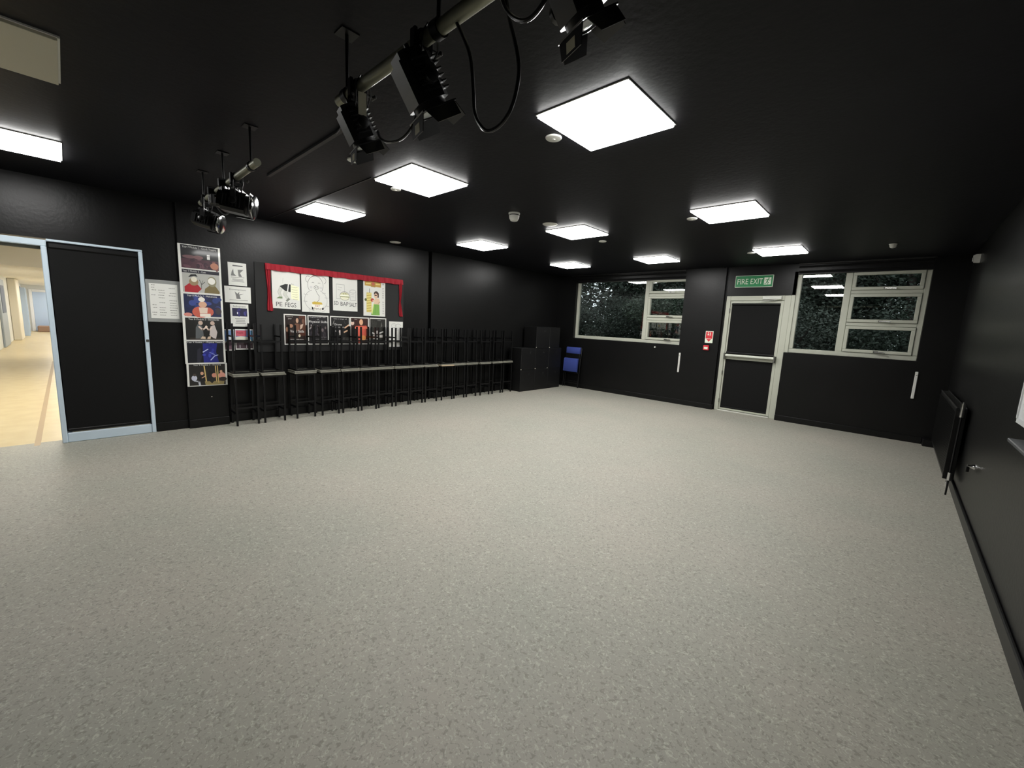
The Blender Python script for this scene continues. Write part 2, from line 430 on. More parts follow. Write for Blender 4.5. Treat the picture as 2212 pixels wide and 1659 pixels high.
def seg2(mb, pts, wd, y):
    for (a, c) in zip(pts[:-1], pts[1:]):
        a = Vector(a); c = Vector(c); t = (c - a).normalized(); n = Vector((-t.y, t.x)) * wd / 2; t = t * wd * .3
        q = [a - t + n, c + t + n, c + t - n, a - t - n]
        mb.add([(p.x, y, p.y) for p in q], [(0, 1, 2, 3)])
seg2(rm, [(.232, .138), (.215, .095)], .018, -.0228)
seg2(rm, [(.215, .095), (.238, .080), (.228, .052)], .012, -.0229)
seg2(rm, [(.215, .095), (.205, .068), (.180, .062)], .012, -.0230)
seg2(rm, [(.230, .132), (.252, .118), (.268, .124)], .009, -.0231)
seg2(rm, [(.228, .130), (.205, .135), (.192, .118)], .009, -.0232)
rm.add([(.240 + .011 * math.cos(2 * PI * k / 12), -.0233, .155 + .011 * math.sin(2 * PI * k / 12)) for k in range(12)], [tuple(range(12))])
rm.build('running_figure', GREEN, sg)

# fire action notice and call point on the column
SRED = mat('signal red', (206, 48, 58), .4)
fa = empty('fire_notice', (-2.765, YB, 1.31)); tag(fa, 'red and white fire alarm notice with a down arrow on the column', 'sign')
MB().box(-.073, .073, -.006, 0, 0, .232, bev=.003).build('board', SIGNW, fa)
MB().box(-.062, .062, -.0068, -.006, .085, .222).build('red_field', SRED, fa)
ic = MB(); ic.box(-.030, -.008, -.0076, -.0068, .150, .178); ic.box(.010, .024, -.0076, -.0068, .145, .205); ic.box(-.03, -.012, -.0076, -.0068, .188, .206)
ic.build('pictogram', SIGNW, fa)
ar = MB(); ar.add([(-.05, -.0068, .078), (.05, -.0068, .078), (0, -.0068, .024)], [(0, 1, 2)]); ar.build('arrow', SRED, fa)
cp = empty('call_point', (-2.794, YB, 1.165)); tag(cp, 'small red fire alarm call point below the fire notice', 'call point')
MB().box(-.052, .052, -.04, 0, 0, .10, bev=.006).build('housing', SRED, cp)
MB().box(-.036, .036, -.0415, -.04, .022, .066).build('break_glass', SIGNW, cp)

# ------------------------------------------------------------------ corridor door with its blind screen
d = empty('door_1', (XL, 0, 0)); tag(d, 'pale blue-grey door frame opening to the bright corridor', 'door', kind='structure')
fr = MB()
fr.box(-.13, .022, -.128, -.086, 0, 2.075, bev=.006)
fr.build('post', ALU_BLUE, d)
MB().box(-.13, .022, DOOR_Y0, -.086, 2.075, 2.138, bev=.006).build('head', ALU_BLUE, d)
MB().box(-.13, .022, DOOR_Y0, DOOR_Y0 + .07, 0, 2.075, bev=.006).build('post', ALU_BLUE, d)
MB().box(-.09, -.05, DOOR_Y0 + .07, -.128, 2.045, 2.075, bev=.004).build('door_stop', mat('grey brush seal', (120, 120, 112), .7), d)
MB().box(-.10, .022, -.086, DOOR_Y1, 2.128, 2.152, bev=.005).build('screen_head', ALU_BLUE, d)
MB().box(-.10, .022, .615, DOOR_Y1, .0, 2.128, bev=.005).build('screen_post', ALU_BLUE, d)
MB().box(-.10, .012, -.086, .615, 0, .105, bev=.006).build('screen_rail', ALU_BLUE, d)
MB().box(-.10, -.08, -.086, .615, .105, 2.128).build('screen_panel', BLK_MATT, d)
bl = empty('roller_blind', (XL, 0, 0)); tag(bl, 'black roller blind pulled down over the screen beside the corridor door', 'blind')
MB().box(-.03, .018, -.080, .610, 2.062, 2.122, bev=.012).build('cassette', BLK_METAL, bl)
MB().box(-.006, .000, -.078, .606, .150, 2.062).build('blind_cloth', BLK_MATT, bl)
MB().box(-.012, .008, -.078, .606, .118, .150, bev=.006).build('bottom_bar', BLK_METAL, bl)
MB().box(-.010, .004, -.05, .60, .108, .116).build('rail_slot', STEEL, bl)
MB().box(XL + .022, XL + .030, .624, .650, 1.10, 1.13, bev=.003).build('strike_plate', STEEL, None)
tag(bpy.data.objects['strike_plate'], 'tiny metal strike plate on the screen post of the corridor door', 'strike plate')

# ------------------------------------------------------------------ corridor
CREAM = mat('cream corridor paint', (228, 222, 206), .6); HCEIL = mat('corridor ceiling paint', (236, 232, 222), .7)
PALEW = mat('pale corridor wall', (228, 230, 228), .6)
HBLUE = mat('pale blue corridor door', (182, 202, 228), .5); HDARK = mat('dark blue grey recess', (96, 106, 122), .6)
struct('floor_corridor', MB().box(-33.2, XL - .0, -1.6, 1.4, -.12, -.002), hall_floor_material(), 'yellow wood floor of the corridor', 'floor')
struct('wall_corridor_left', MB().box(-33.0, XL - .15, -1.6, -1.452, 0, 2.9), PALEW, 'pale left wall of the corridor', 'wall')
struct('wall_corridor_right', MB().box(-33.0, XL - .15, 1.25, 1.4, 0, 2.9), PALEW, 'pale right wall of the corridor', 'wall')
struct('wall_corridor_end', MB().box(-33.35, -33.002, -1.6, 1.4, 0, 2.9), PALEW, 'pale end wall of the corridor', 'wall')
hc = MB(); hc.box(-16.0, XL - .15, -1.6, 1.4, 2.85, 2.95); hc.box(-33.2, -16.0, -1.6, 1.4, 2.36, 2.95)
struct('ceiling_corridor', hc, HCEIL, 'cream corridor ceiling with a lower far section', 'ceiling')
struct('trim_2', MB().box(-16.0, XL - .02, -.335, -.290, -.002, 0.001), mat('brown floor strip', (172, 148, 112), .5), 'brown strip inlaid in the corridor floor', 'trim')
tag(MB().box(-26.6, -25.0, -1.45, -1.23, 0, 2.36, bev=.02).build('corridor_pillar', CREAM), 'cream pillar on the left side of the corridor', 'pillar')
dl = empty('corridor_door', (-22.0, -1.45, 0)); tag(dl, 'pale blue-grey corridor door with tall glazing near the pillar', 'door')
MB().box(-.9, .9, 0, .05, 0, 2.2, bev=.01).build('door_leaf', mat('grey blue door', (160, 170, 178), .5), dl)
MB().box(-.55, .55, .05, .06, 1.1, 2.0).build('pane', HDARK, dl)
for i, (x, wd, lb) in enumerate(((-28.0, .75, 'nearer pale blue door standing open beyond the corridor pillar'), (-30.2, .6, 'farther pale blue door standing open in the corridor'))):
    e = empty('open_door', (x, -1.45, 0)); tag(e, lb, 'door', 'open doors in the corridor')
    MB().box(-.03, .03, 0, wd * .42, .02, 2.1, bev=.01).build('door_leaf', HBLUE, e)
    MB().box(-.9, -.05, 0, .04, 0, 2.2).build('recess', HDARK, e)
ed = empty('end_door', (-33.0, -.62, 0)); tag(ed, 'pale blue double door closing the far end of the corridor', 'door')
MB().box(0, .05, -.50, .62, .02, 2.02, bev=.01).build('door_leaf', HBLUE, ed)
f_ = MB(); f_.box(0, .08, -.62, -.50, 0, 2.14, bev=.01); f_.box(0, .08, .62, .74, 0, 2.14, bev=.01); f_.box(0, .08, -.5, .62, 2.02, 2.14, bev=.01)
f_.build('door_frame', mat('white gloss frame', (232, 234, 236), .4), ed)
MB().box(.09, .11, .18, .60, 2.16, 2.30).build('sign_plate', mat('navy plate', (40, 48, 110), .5), ed)
MB().box(.2, .9, -.42, .6, 0.0, .30, bev=.03).build('bench_top', mat('brown bench', (150, 122, 104), .7), None)
bo = bpy.data.objects['bench_top']; bo.name = 'low_bench'; bo.location = (-33.0, -.62, 0); tag(bo, 'low brown bench in front of the corridor end door', 'bench')
HP = emit('added corridor fill diffuser', (1.0, .96, .90), HALL_FILL)
def hall_fill_panel(x, z, lb):  # panel added to brighten the corridor, where no lamp is in view
    e = empty('added_corridor_light', (x, 0, z)); tag(e, lb, 'ceiling light', 'added corridor fill lights')
    MB().box(-.32, .32, -.32, .32, -.03, 0, bev=.004).build('housing', WHITE_PLASTIC, e)
    MB().box(-.30, .30, -.30, .30, -.036, -.03).build('diffuser', HP, e)
for i, x in enumerate((-7.6, -9.6, -11.8)):
    hall_fill_panel(x, 2.85, ('added unseen corridor fill light nearest the drama studio', 'second added corridor fill light from the studio', 'third added corridor fill light from the studio')[i])
for i, x in enumerate((-18.5, -22.0, -25.5, -28.5, -31.5)):  # more added panels, to lift the far ceiling and the end door
    hall_fill_panel(x, 2.36, ('added corridor fill light just past the ceiling step', 'added corridor fill light before the pillar', 'added corridor fill light above the pillar', 'added corridor fill light past the pillar', 'added corridor fill light near the blue end door')[i])

# ------------------------------------------------------------------ ceiling lights
PANEL = emit('lit opal diffuser', (1.0, .992, .965), PANEL_LIGHT)
def ceiling_light(x, y, label, lit=True):
    e = empty('ceiling_light', (x, y, CEIL)); tag(e, label, 'ceiling light', 'square ceiling light panels')
    fr_ = MB()
    for a in (-1, 1):
        fr_.box(-.302, .302, a * .299 - .004, a * .299 + .004, -.008, 0); fr_.box(a * .299 - .004, a * .299 + .004, -.302, .302, -.008, 0)
    fr_.build('frame', WHITE_PLASTIC, e)
    MB().box(-.294, .294, -.294, .294, -.022, -.002, bev=.002).build('diffuser', PANEL if lit else OFF_DIFF, e)
    return e
LP = [(-1.468, 2.315, 'largest lit square ceiling panel, nearest the viewer'),
      (-3.365, 2.300, 'lit ceiling panel between the nearest panel and the poster wall'),
      (-5.270, 2.300, 'lit ceiling panel closest to the poster column wall'),
      (-1.465, 4.785, 'lit ceiling panel in the second row nearest the right wall'),
      (-3.323, 4.727, 'middle lit ceiling panel of the second row, beside the smoke detector'),
      (-5.176, 4.730, 'lit ceiling panel of the second row over the red curtain end'),
      (-5.148, 7.161, 'smallest far ceiling panel, over the corner of black boxes'),
      (-3.336, 7.224, 'far ceiling panel in front of the wide window'),
      (-1.461, 7.255, 'far ceiling panel in front of the fire exit'),
      (-5.290, -0.225, 'lit ceiling panel cut by the left edge, above the corridor door')]
for x, y, lb in LP: ceiling_light(x, y, lb)
ceiling_light(-3.390, -0.225, 'unlit beige ceiling panel in the top left corner', lit=False)

# ceiling discs, detector, sensor
def disc(x, y, r, label, h=.008):
    e = empty('ceiling_disc', (x, y, CEIL)); tag(e, label, 'ceiling disc', 'white round ceiling fittings')
    MB().lathe([(r * .55, -h * 1.6), (r * .92, -h * 1.2), (r, -h * .5), (r, 0)], 28).build('cover', WHITE_PLASTIC, e, smooth=True)
    MB().lathe([(r * .2, -h * 2.1), (r * .28, -h * 1.6)], 14).build('boss', WHITE_PLASTIC, e, smooth=True)
for x, y, r, lb in ((-1.872, 2.321, .055, 'white ceiling disc beside the largest lit panel'),
                    (-3.392, 1.676, .055, 'white ceiling disc below the left lamp of the near bar'),
                    (-3.773, 2.285, .050, 'white ceiling disc at the lower edge of the second panel'),
                    (-6.300, 3.810, .090, 'white ceiling disc near the poster wall above the red curtain'),
                    (-3.365, 4.195, .092, 'white ceiling disc just before the middle panel'),
                    (-1.865, 4.831, .055, 'white ceiling disc beside the second-row right panel'),
                    (-3.344, 5.411, .055, 'white ceiling disc behind the middle panel'),
                    (-1.850, 7.27, .055, 'white ceiling disc beside the far right panel')):
    disc(x, y, r, lb)
e = empty('smoke_detector', (-3.395, 3.575, CEIL)); tag(e, 'white domed smoke detector hanging from the black ceiling', 'detector')
MB().lathe([(.062, -.018), (.066, -.010), (.066, 0)], 28).build('base', WHITE_PLASTIC, e, smooth=True)
MB().lathe([(.052, -.03), (.054, -.018)], 28).build('gap_ring', mat('dark grey vent', (70, 70, 68), .6), e, smooth=True)
MB().lathe([(.030, -.088), (.040, -.084), (.055, -.058), (.060, -.030)], 28).build('dome', WHITE_PLASTIC, e, smooth=True)
e = empty('ceiling_sensor', (-.231, 7.394, CEIL)); tag(e, 'small white sensor on the dark ceiling near the right-hand window', 'sensor')
MB().lathe([(.022, -.05), (.036, -.035), (.038, -.018), (.045, -.006), (.045, 0)], 18).build('sensor_body', WHITE_PLASTIC, e, smooth=True)
MB().lathe([(.010, -.054), (.018, -.049)], 12).build('lens', mat('pale lens', (180, 180, 176), .3), e)
e = empty('motion_sensor', (XR, 7.95, 2.60)); tag(e, 'white motion sensor high in the corner over the right wall', 'sensor')
MB().prism([(-.062, .035), (-.052, -.055), (0, -.06), (0, .045), (-.04, .045)], 'y', -.03, .03).build('housing', WHITE_PLASTIC, e)
MB().box(-.066, -.058, -.018, .018, -.04, .01, bev=.003).build('lens', mat('pale lens', (180, 180, 176), .3), e)
# surface conduit on the ceiling
cm = MB(); cm.sqbar((-4.42, 1.364, CEIL - .008), (-2.70, 1.364, CEIL - .008), .028, .016)
tag(cm.build('conduit', mat('dark painted conduit', (30, 30, 30), .5)), 'thin dark conduit across the ceiling between the lighting bars', 'conduit')
cm = MB(); cm.sqbar((-6.3, 1.95, CEIL - .003), (-3.66, 1.975, CEIL - .003), .012, .006)
tag(cm.build('ceiling_cable', mat('dark painted conduit', (30, 30, 30), .5)), 'thin cable run on the ceiling leading to the second panel', 'cable')

# ------------------------------------------------------------------ lighting bars and stage lamps
def lighting_bar(x0, x1, label, hang):
    e = empty('lighting_bar', (0, .95, 2.5)); tag(e, label, 'lighting bar', 'stage lighting bars')
    MB().tube([(x0, 0, 0), (x1, 0, 0)], .0242, 20).build('tube', GALV, e, smooth=True)
    for hx in hang:
        h_ = MB(); h_.tube([(hx, 0, .03), (hx, 0, CEIL - 2.5 - .006)], .008, 8); h_.box(hx - .04, hx + .04, -.04, .04, CEIL - 2.506, CEIL - 2.5)
        h_.build('hanger', BLK_METAL, e)
        c_ = MB()
        prof = [(.034 * math.cos(t), .034 * math.sin(t)) for t in [2 * PI * k / 16 for k in range(17)]]
        c_.tube([(hx - .018, 0, 0), (hx + .018, 0, 0)], .031, 16); c_.build('clamp_ring', BLK_METAL, e, smooth=True)
    return e
lighting_bar(-2.062, .45, 'grey lighting bar crossing the top of the view with stage lamps', (-1.98, -1.30, -.35))
lighting_bar(-4.98, -3.29, 'shorter lighting bar nearer the poster wall', (-4.85, -4.15, -3.42))

LAMP = mat('black stage lamp paint', (17, 17, 18), .35)
LAMP_G = mat('worn grey lamp paint', (44, 44, 45), .35)
STICK = mat('beige sticker', (196, 192, 168), .6)
LENS = mat('lamp lens glass', (200, 205, 205), .08, spec=.8)
SILVER = mat('silver reflector', (225, 225, 225), .12, metal=1.0)
def lamp(x, pan, tilt, drop, label, stickers=('low',), front='dark', scale=1.0):
    """stage lamp hung from the bar; pan in degrees from +y, tilt degrees downwards"""
    e = empty('stage_lamp', (x, .95, 2.5)); tag(e, label, 'stage lamp', 'stage lamps on the bars')
    c = MB(); c.tube([(-.02, 0, 0), (.02, 0, 0)], .034, 14); c.box(-.016, .016, -.04, -.026, -.06, .03, bev=.003); c.box(-.016, .016, .026, .04, -.06, .03, bev=.003)
    c.box(-.016, .016, -.04, .04, -.068, -.04, bev=.003); c.tube([(0, 0, -.06), (0, 0, -.10)], .008, 8)
    c.build('clamp', BLK_METAL, e, smooth=True)
    wb = MB(); wb.tube([(0, .035, -.01), (0, .075, -.01)], .006, 8); wb.box(-.018, .018, .07, .082, -.018, -.002, bev=.003)
    wb.build('wing_bolt', LAMP_G, e)
    R = Matrix.Rotation(math.radians(-pan), 4, 'Z')
    y_ = MB(); s = scale; hw = .125 * s
    for sx in (-1, 1):
        y_.sqbar((sx * hw, 0, -.105), (sx * hw, 0, -drop - .02), .006, .034, up=(0, 1, 0))
    y_.sqbar((-hw, 0, -.105), (hw, 0, -.105), .034, .006)
    y_.xform(R).build('yoke', LAMP_G, e)
    for sx in (-1, 1):
        kn = MB(); kn.lathe([(.008, 0), (.024, .006), (.024, .02), (.01, .026)], 10, M=R @ Matrix.Translation((sx * (hw + .004), 0, -drop)) @ Matrix.Rotation(sx * PI / 2, 4, 'Y'))
        kn.build('yoke_knob', LAMP, e, smooth=True)
    B = R @ Matrix.Translation((0, 0, -drop)) @ Matrix.Rotation(math.radians(-tilt), 4, 'X') @ Matrix.Scale(s, 4)
    bd = MB()
    oct_ = [(-.10, -.07), (-.07, -.10), (.07, -.10), (.10, -.07), (.10, .06), (.06, .105), (-.06, .105), (-.10, .06)]
    bd.prism(oct_, 'y', -.12, .09)
    bd.prism([(p[0] * .8, p[1] * .8) for p in oct_], 'y', -.16, -.12)
    body = bd.xform(B).build('lamp_body', LAMP, e)
    for yy in (-.10, -.07, -.04, -.01, .02, .05):
        fn = MB(); fn.box(-.075, .075, yy - .004, yy + .004, .10, .128, bev=.002); fn.box(-.109, -.098, yy - .004, yy + .004, -.05, .05); fn.box(.098, .109, yy - .004, yy + .004, -.05, .05)
        fn.xform(B).build('cooling_fin', LAMP_G, body)
    gl = MB(); gl.tube([(0, -.16, .02), (0, -.20, .02)], .014, 10); gl.xform(B).build('cable_gland', LAMP, body)
    br = MB(); br.lathe([(.088, .085), (.095, .088), (.095, .125), (.088, .128)], 24, M=Matrix.Rotation(-PI / 2, 4, 'X'))
    br.xform(B).build('barrel', LAMP_G, e, smooth=True)
    ln = MB(); ln.lathe([(.086, .122), (.06, .136), (.02, .142), (.002, .143)], 24, M=Matrix.Rotation(-PI / 2, 4, 'X'))
    ln.xform(B).build('lens', LENS if front == 'dark' else SILVER, e, smooth=True)
    ff = MB()
    for a in (-1, 1):
        ff.box(-.105, .105, .126, .134, a * .105 - .008, a * .105 + .008); ff.box(a * .105 - .008, a * .105 + .008, .126, .134, -.105, .105)
    ff.xform(B).build('gel_frame', LAMP_G, e)
    if front == 'disc':
        dk = MB(); dk.lathe([(.112, .150), (.116, .152), (.116, .160), (.112, .162)], 30, M=Matrix.Rotation(-PI / 2, 4, 'X'))
        dk.xform(B).build('front_ring', SILVER, e, smooth=True)
        arm = MB(); arm.sqbar((-.02, .0, -.125), (-.02, .155, -.118), .012, .012); arm.xform(B).build('ring_arm', CHROME, e)
    else:
        for nm, ang in (('low', PI), ('right', -PI / 2), ('top', 0), ('left', PI / 2)):
            M = B @ Matrix.Rotation(ang, 4, 'Y') @ Matrix.Translation((0, .135, .108)) @ Matrix.Rotation(math.radians(28), 4, 'X')
            lf_ = MB(); lf_.add([(-.095, 0, -.002), (.095, 0, -.002), (.078, .085, -.002), (-.078, .085, -.002), (-.095, 0, .002), (.095, 0, .002), (.078, .085, .002), (-.078, .085, .002)],
                                [(0, 1, 2, 3), (4, 5, 6, 7), (0, 1, 5, 4), (1, 2, 6, 5), (2, 3, 7, 6), (3, 0, 4, 7)])
            leaf_ = lf_.xform(M).build('barn_door', LAMP, e)
            if nm in stickers:
                st = MB(); st.box(-.034, .034, .025, .072, .002, .0035); st.xform(M).build('sticker', STICK, leaf_)
    if 'side' in stickers:
        st = MB(); st.box(.1005, .102, -.09, -.02, -.05, .03); st.xform(B).build('sticker', STICK, body)
    if 'yoke' in stickers:
        st = MB(); st.box(hw + .003, hw + .006, -.017, .017, -drop + .03, -drop + .12); st.xform(R).build('sticker', STICK, e)
    # safety chain round the bar
    sc = MB(); sc.tube([(.05, -.03, .0), (.05, -.01, .034), (.05, .03, .02), (.055, .032, -.04), (.05, .02, -drop + .08), (.03, -.01, -drop + .05), (.045, -.036, -.12), (.05, -.03, .0)], .0035, 6)
    sc.build('safety_cable', LAMP_G, e, smooth=True)
    return e
lamp(-1.885, 12, 62, .165, 'black stage lamp at the left end of the near lighting bar', ('low', 'yoke'), scale=.56)
lamp(-1.40, 14, 58, .150, 'largest black stage lamp hanging mid-bar with a cable loop', ('low',), scale=.66)
lamp(-.72, 20, 56, .150, 'stage lamp cut off by the top edge, with a beige sticker', ('low', 'yoke'), scale=.55)
lamp(-4.74, 40, 14, .19, 'stage lamp with a grey front disc, nearest the poster wall', (), front='disc', scale=.70)
lamp(-3.80, 30, 8, .185, 'stage lamp with a shining silver front ring over the posters', (), front='disc', scale=.74)

def cable(name, pts, label, r=.005, m=None):
    P = [Vector(p) for p in pts]; out = []
    for i in range(len(P) - 1):
        p0 = P[max(i - 1, 0)]; p1 = P[i]; p2 = P[i + 1]; p3 = P[min(i + 2, len(P) - 1)]
        for k in range(6):
            t = k / 6
            out.append(.5 * ((2 * p1) + (-p0 + p2) * t + (2 * p0 - 5 * p1 + 4 * p2 - p3) * t * t + (-p0 + 3 * p1 - 3 * p2 + p3) * t ** 3))
    out.append(P[-1])
    mb = MB(); mb.tube(out, r, 8)
    return tag(mb.build(name, m or mat('black rubber cable', (34, 34, 35), .3), smooth=True), label, 'cable', 'lamp cables')
cable('power_cable', [(-1.20, .95, 2.478), (-1.13, .95, 2.36), (-1.108, .95, 2.25), (-1.095, .95, 2.17), (-1.045, .95, 2.11), (-.985, .95, 2.105), (-.935, .95, 2.14), (-.91, .95, 2.21), (-.917, .95, 2.28), (-.96, .95, 2.40), (-.98, .95, 2.478)],
      'black cable hanging in a wide loop below the near lighting bar', .006)
cable('power_cable', [(-1.80, 1.0, 2.32), (-1.70, .96, 2.25), (-1.60, .95, 2.21), (-1.50, .95, 2.21), (-1.43, .95, 2.26), (-1.45, .95, 2.36), (-1.53, .95, 2.478)],
      'black cable drooping between the left and middle stage lamps', .0055)
cable('power_cable', [(-1.02, .95, 2.53), (-.95, .93, 2.40), (-.86, .92, 2.33), (-.79, .92, 2.36), (-.76, .93, 2.47)], 'cable curl beside the stage lamp at the top edge', .006)
cable('power_cable', [(-4.60, .96, 2.47), (-4.45, .99, 2.35), (-4.30, 1.0, 2.32), (-4.10, .99, 2.36), (-3.98, .96, 2.47)], 'cable slung under the shorter lighting bar', .006)
cable('power_cable', [(-3.02, 1.364, CEIL - .01), (-2.6, 1.25, 2.70), (-2.2, 1.05, 2.58), (-1.98, .95, 2.526)], 'cable running from the ceiling conduit to the near bar', .005)
for x, lb in ((-4.05, 'dark junction box on the shorter bar beside the silver-ringed lamp'), (-4.40, 'dark junction box on the shorter bar beside the grey-disc lamp')):
    e = empty('junction_box', (x, .95, 2.5)); tag(e, lb, 'junction box', 'boxes on the shorter bar')
    MB().box(-.06, .06, -.05, .05, -.11, -.027, bev=.008).build('housing', LAMP_G, e)
    MB().box(-.02, .02, -.06, .06, -.03, .032, bev=.004).build('strap', LAMP, e)
    MB().tube([(.0, -.055, -.07), (.0, -.05, -.07)], .022, 12).build('socket', STEEL, e)

# ------------------------------------------------------------------ stools: one on the floor, one upside down on top
def make_stool(seat_m):
    root = empty('stool')
    W, D, Ht = .305, .29, .675
    MB().box(-D / 2, D / 2, -W / 2, W / 2, Ht - .019, Ht, bev=.004).build('seat', seat_m, root)
    for sx in (-1, 1):
        for sy in (-1, 1):
            MB().box(sx * .120 - .011, sx * .120 + .011, sy * .125 - .011, sy * .125 + .011, .0, Ht - .019).build('leg', BLK_METAL, root)
    for sx in (-1, 1):
        MB().box(sx * .120 - .009, sx * .120 + .009, -.114, .114, .225, .247).build('stretcher', BLK_METAL, root)
    for sy in (-1, 1):
        MB().box(-.109, .109, sy * .125 - .009, sy * .125 + .009, .155, .177).build('stretcher', BLK_METAL, root)
    ap = MB()
    for sx in (-1, 1): ap.box(sx * .12 - .008, sx * .12 + .008, -.114, .114, Ht - .042, Ht - .019)
    for sy in (-1, 1): ap.box(-.112, .112, sy * .125 - .008, sy * .125 + .008, Ht - .042, Ht - .019)
    ap.build('seat_rail', BLK_METAL, root)
    return root
proto_g = make_stool(SEAT_EDGE); proto_t = make_stool(SEAT_TAN)
ys = [1.571, 1.901, 2.321, 2.675, 2.993, 3.306, 3.613, 3.924, 4.222, 4.535, 4.905, 5.218, 5.530, 5.898, 6.249, 6.575]
ords = ['first', 'second', 'third', 'fourth', 'fifth', 'sixth', 'seventh', 'eighth', 'ninth', 'tenth', 'eleventh', 'twelfth', 'thirteenth', 'fourteenth', 'fifteenth', 'last']
used = {proto_g: False, proto_t: False}
rs = random.Random(3)
for i, y in enumerate(ys):
    tan = i in (10,)
    x = -6.372 + rs.uniform(-.012, .012)
    for top in (False, True):
        p = proto_t if (tan and not top) else proto_g
        if used[p]: s_ = copy_tree(p)
        else: s_ = p; used[p] = True
        if top:
            s_.location = (x - .022, y + rs.uniform(-.01, .01), .6755 + .675); s_.rotation_euler = (PI, 0, rs.uniform(-.03, .03))
        else:
            s_.location = (x, y, 0); s_.rotation_euler = (0, 0, rs.uniform(-.02, .02))
        where = 'next to the poster column' if i == 0 else ('beside the black boxes' if i == 15 else 'from the poster column')
        tag(s_, ('upside-down stool on top of the %s stool %s' if top else ('%s black stool standing in the row, ' + ('tan seat, ' if tan else '') + '%s')) % (ords[i], where), 'stool', 'stacked stools along the poster wall')

# ------------------------------------------------------------------ black staging boxes in the corner
def staging_box(x0, y0, z0, label, dx=.44, dy=.488, dz=.488, spots=()):
    e = empty('staging_box', (x0, y0, z0)); tag(e, label, 'box', 'black staging boxes in the corner')
    MB().box(0, dx, 0, dy, 0, dz, bev=.006).build('carcass', BLK_BOX, e)
    hole = MB(); hole.lathe([(.022, 0), (.022, .004)], 14, M=Matrix.Translation((dx - .0025, dy * .62, dz * .8)) @ Matrix.Rotation(PI / 2, 4, 'Y'))
    hole.build('hand_hole', mat('deep black', (8, 8, 8), .9), e)
    for (a, c) in spots:
        MB().box(dx - .012, dx + .001, a - .012, a + .012, c, c + .022, bev=.004).build('worn_chip', CHIP, e)
XB = -6.50 + .022
names = {0: 'bottom', 1: 'middle', 2: 'top'}
pos = {0: 'nearest the stools', 1: 'in the middle of its row', 2: 'next to the window wall'}
for r in range(3):
    for c in range(3):
        if r == 2 and c == 0: continue
        sp = []
        if r == 1 and c == 0: sp = [(.012, .002)]
        if r == 1 and c == 1: sp = [(.012, .004), (.46, .004)]
        if r == 2 and c == 1: sp = [(.014, .006)]
        if r == 2 and c == 2: sp = [(.012, .004)]
        staging_box(XB + (.004 if (r + c) % 2 else 0), 6.845 + c * .4925, r * .489, 'black wooden staging box in the %s row, %s' % (names[r], pos[c]), dx=.385, dy=.490 if not (r == 2 and c == 2) else .40, spots=sp)

# ------------------------------------------------------------------ folded blue chair leaning on the window wall
ch = empty('folding_chair', (-5.90, YB - .12, 0)); ch.rotation_euler = (math.radians(-4.0), 0, 0)
tag(ch, 'blue padded chair folded flat against the wall beside the black boxes', 'chair')
def pad(x0, x1, z0, z1, y0, y1, curve=0.0):
    n = 10; mb = MB(); v = []; f = []
    prof = []
    for i in range(n + 1):
        t = i / n; xx = x0 + (x1 - x0) * t; b_ = -curve * (1 - (2 * t - 1) ** 2)
        prof.append((xx, b_))
    rows = [(z0, .012), (z0 + .015, 0), (z1 - .03, 0), (z1, .014)]
    for (z, ins) in rows:
        for (xx, b_) in prof: v.append((xx, y0 - b_ * -1 + ins, z))
    for (z, ins) in rows:
        for (xx, b_) in prof: v.append((xx, y1 + b_, z))
    k = n + 1; o = len(rows) * k
    for j in range(len(rows) - 1):
        for i in range(n):
            f.append((j * k + i, j * k + i + 1, (j + 1) * k + i + 1, (j + 1) * k + i))
            f.append((o + j * k + i, o + (j + 1) * k + i, o + (j + 1) * k + i + 1, o + j * k + i + 1))
        f.append((j * k, (j + 1) * k, o + (j + 1) * k, o + j * k)); f.append((j * k + n, o + j * k + n, o + (j + 1) * k + n, (j + 1) * k + n))
    for i in range(n):
        f.append((i, o + i, o + i + 1, i + 1)); j = len(rows) - 1
        f.append((j * k + i, j * k + i + 1, o + j * k + i + 1, o + j * k + i))
    return mb.add(v, f)
pad(-.20, .20, .845, 1.005, -.045, .0, .03).build('backrest', BLUE_PAD, ch, smooth=True)
pad(-.205, .195, .395, .728, -.105, -.055, .006).build('seat', BLUE_PAD, ch, smooth=True)
for sx in (-1, 1):
    lg = MB(); lg.tube([(sx * .225, -.02, .008), (sx * .225, -.015, .60), (sx * .222, .0, .97), (sx * .19, .012, 1.0)], .012, 10); lg.build('leg', BLK_METAL, ch, smooth=True)
    lg = MB(); lg.tube([(sx * .205, .03, .008), (sx * .205, .012, .42), (sx * .21, -.03, .72)], .011, 10); lg.build('leg', BLK_METAL, ch, smooth=True)
MB().box(-.205, .205, -.048, -.018, .70, .85, bev=.01).build('hinge_rail', BLK_METAL, ch)
cb = MB(); cb.tube([(-.225, -.02, .12), (.225, -.02, .12)], .009, 8); cb.tube([(-.205, .025, .16), (.205, .025, .16)], .009, 8); cb.build('cross_bar', BLK_METAL, ch, smooth=True)
MB().box(-.20, .20, -.05, -.012, .36, .40, bev=.01).build('seat_frame', BLK_METAL, ch)

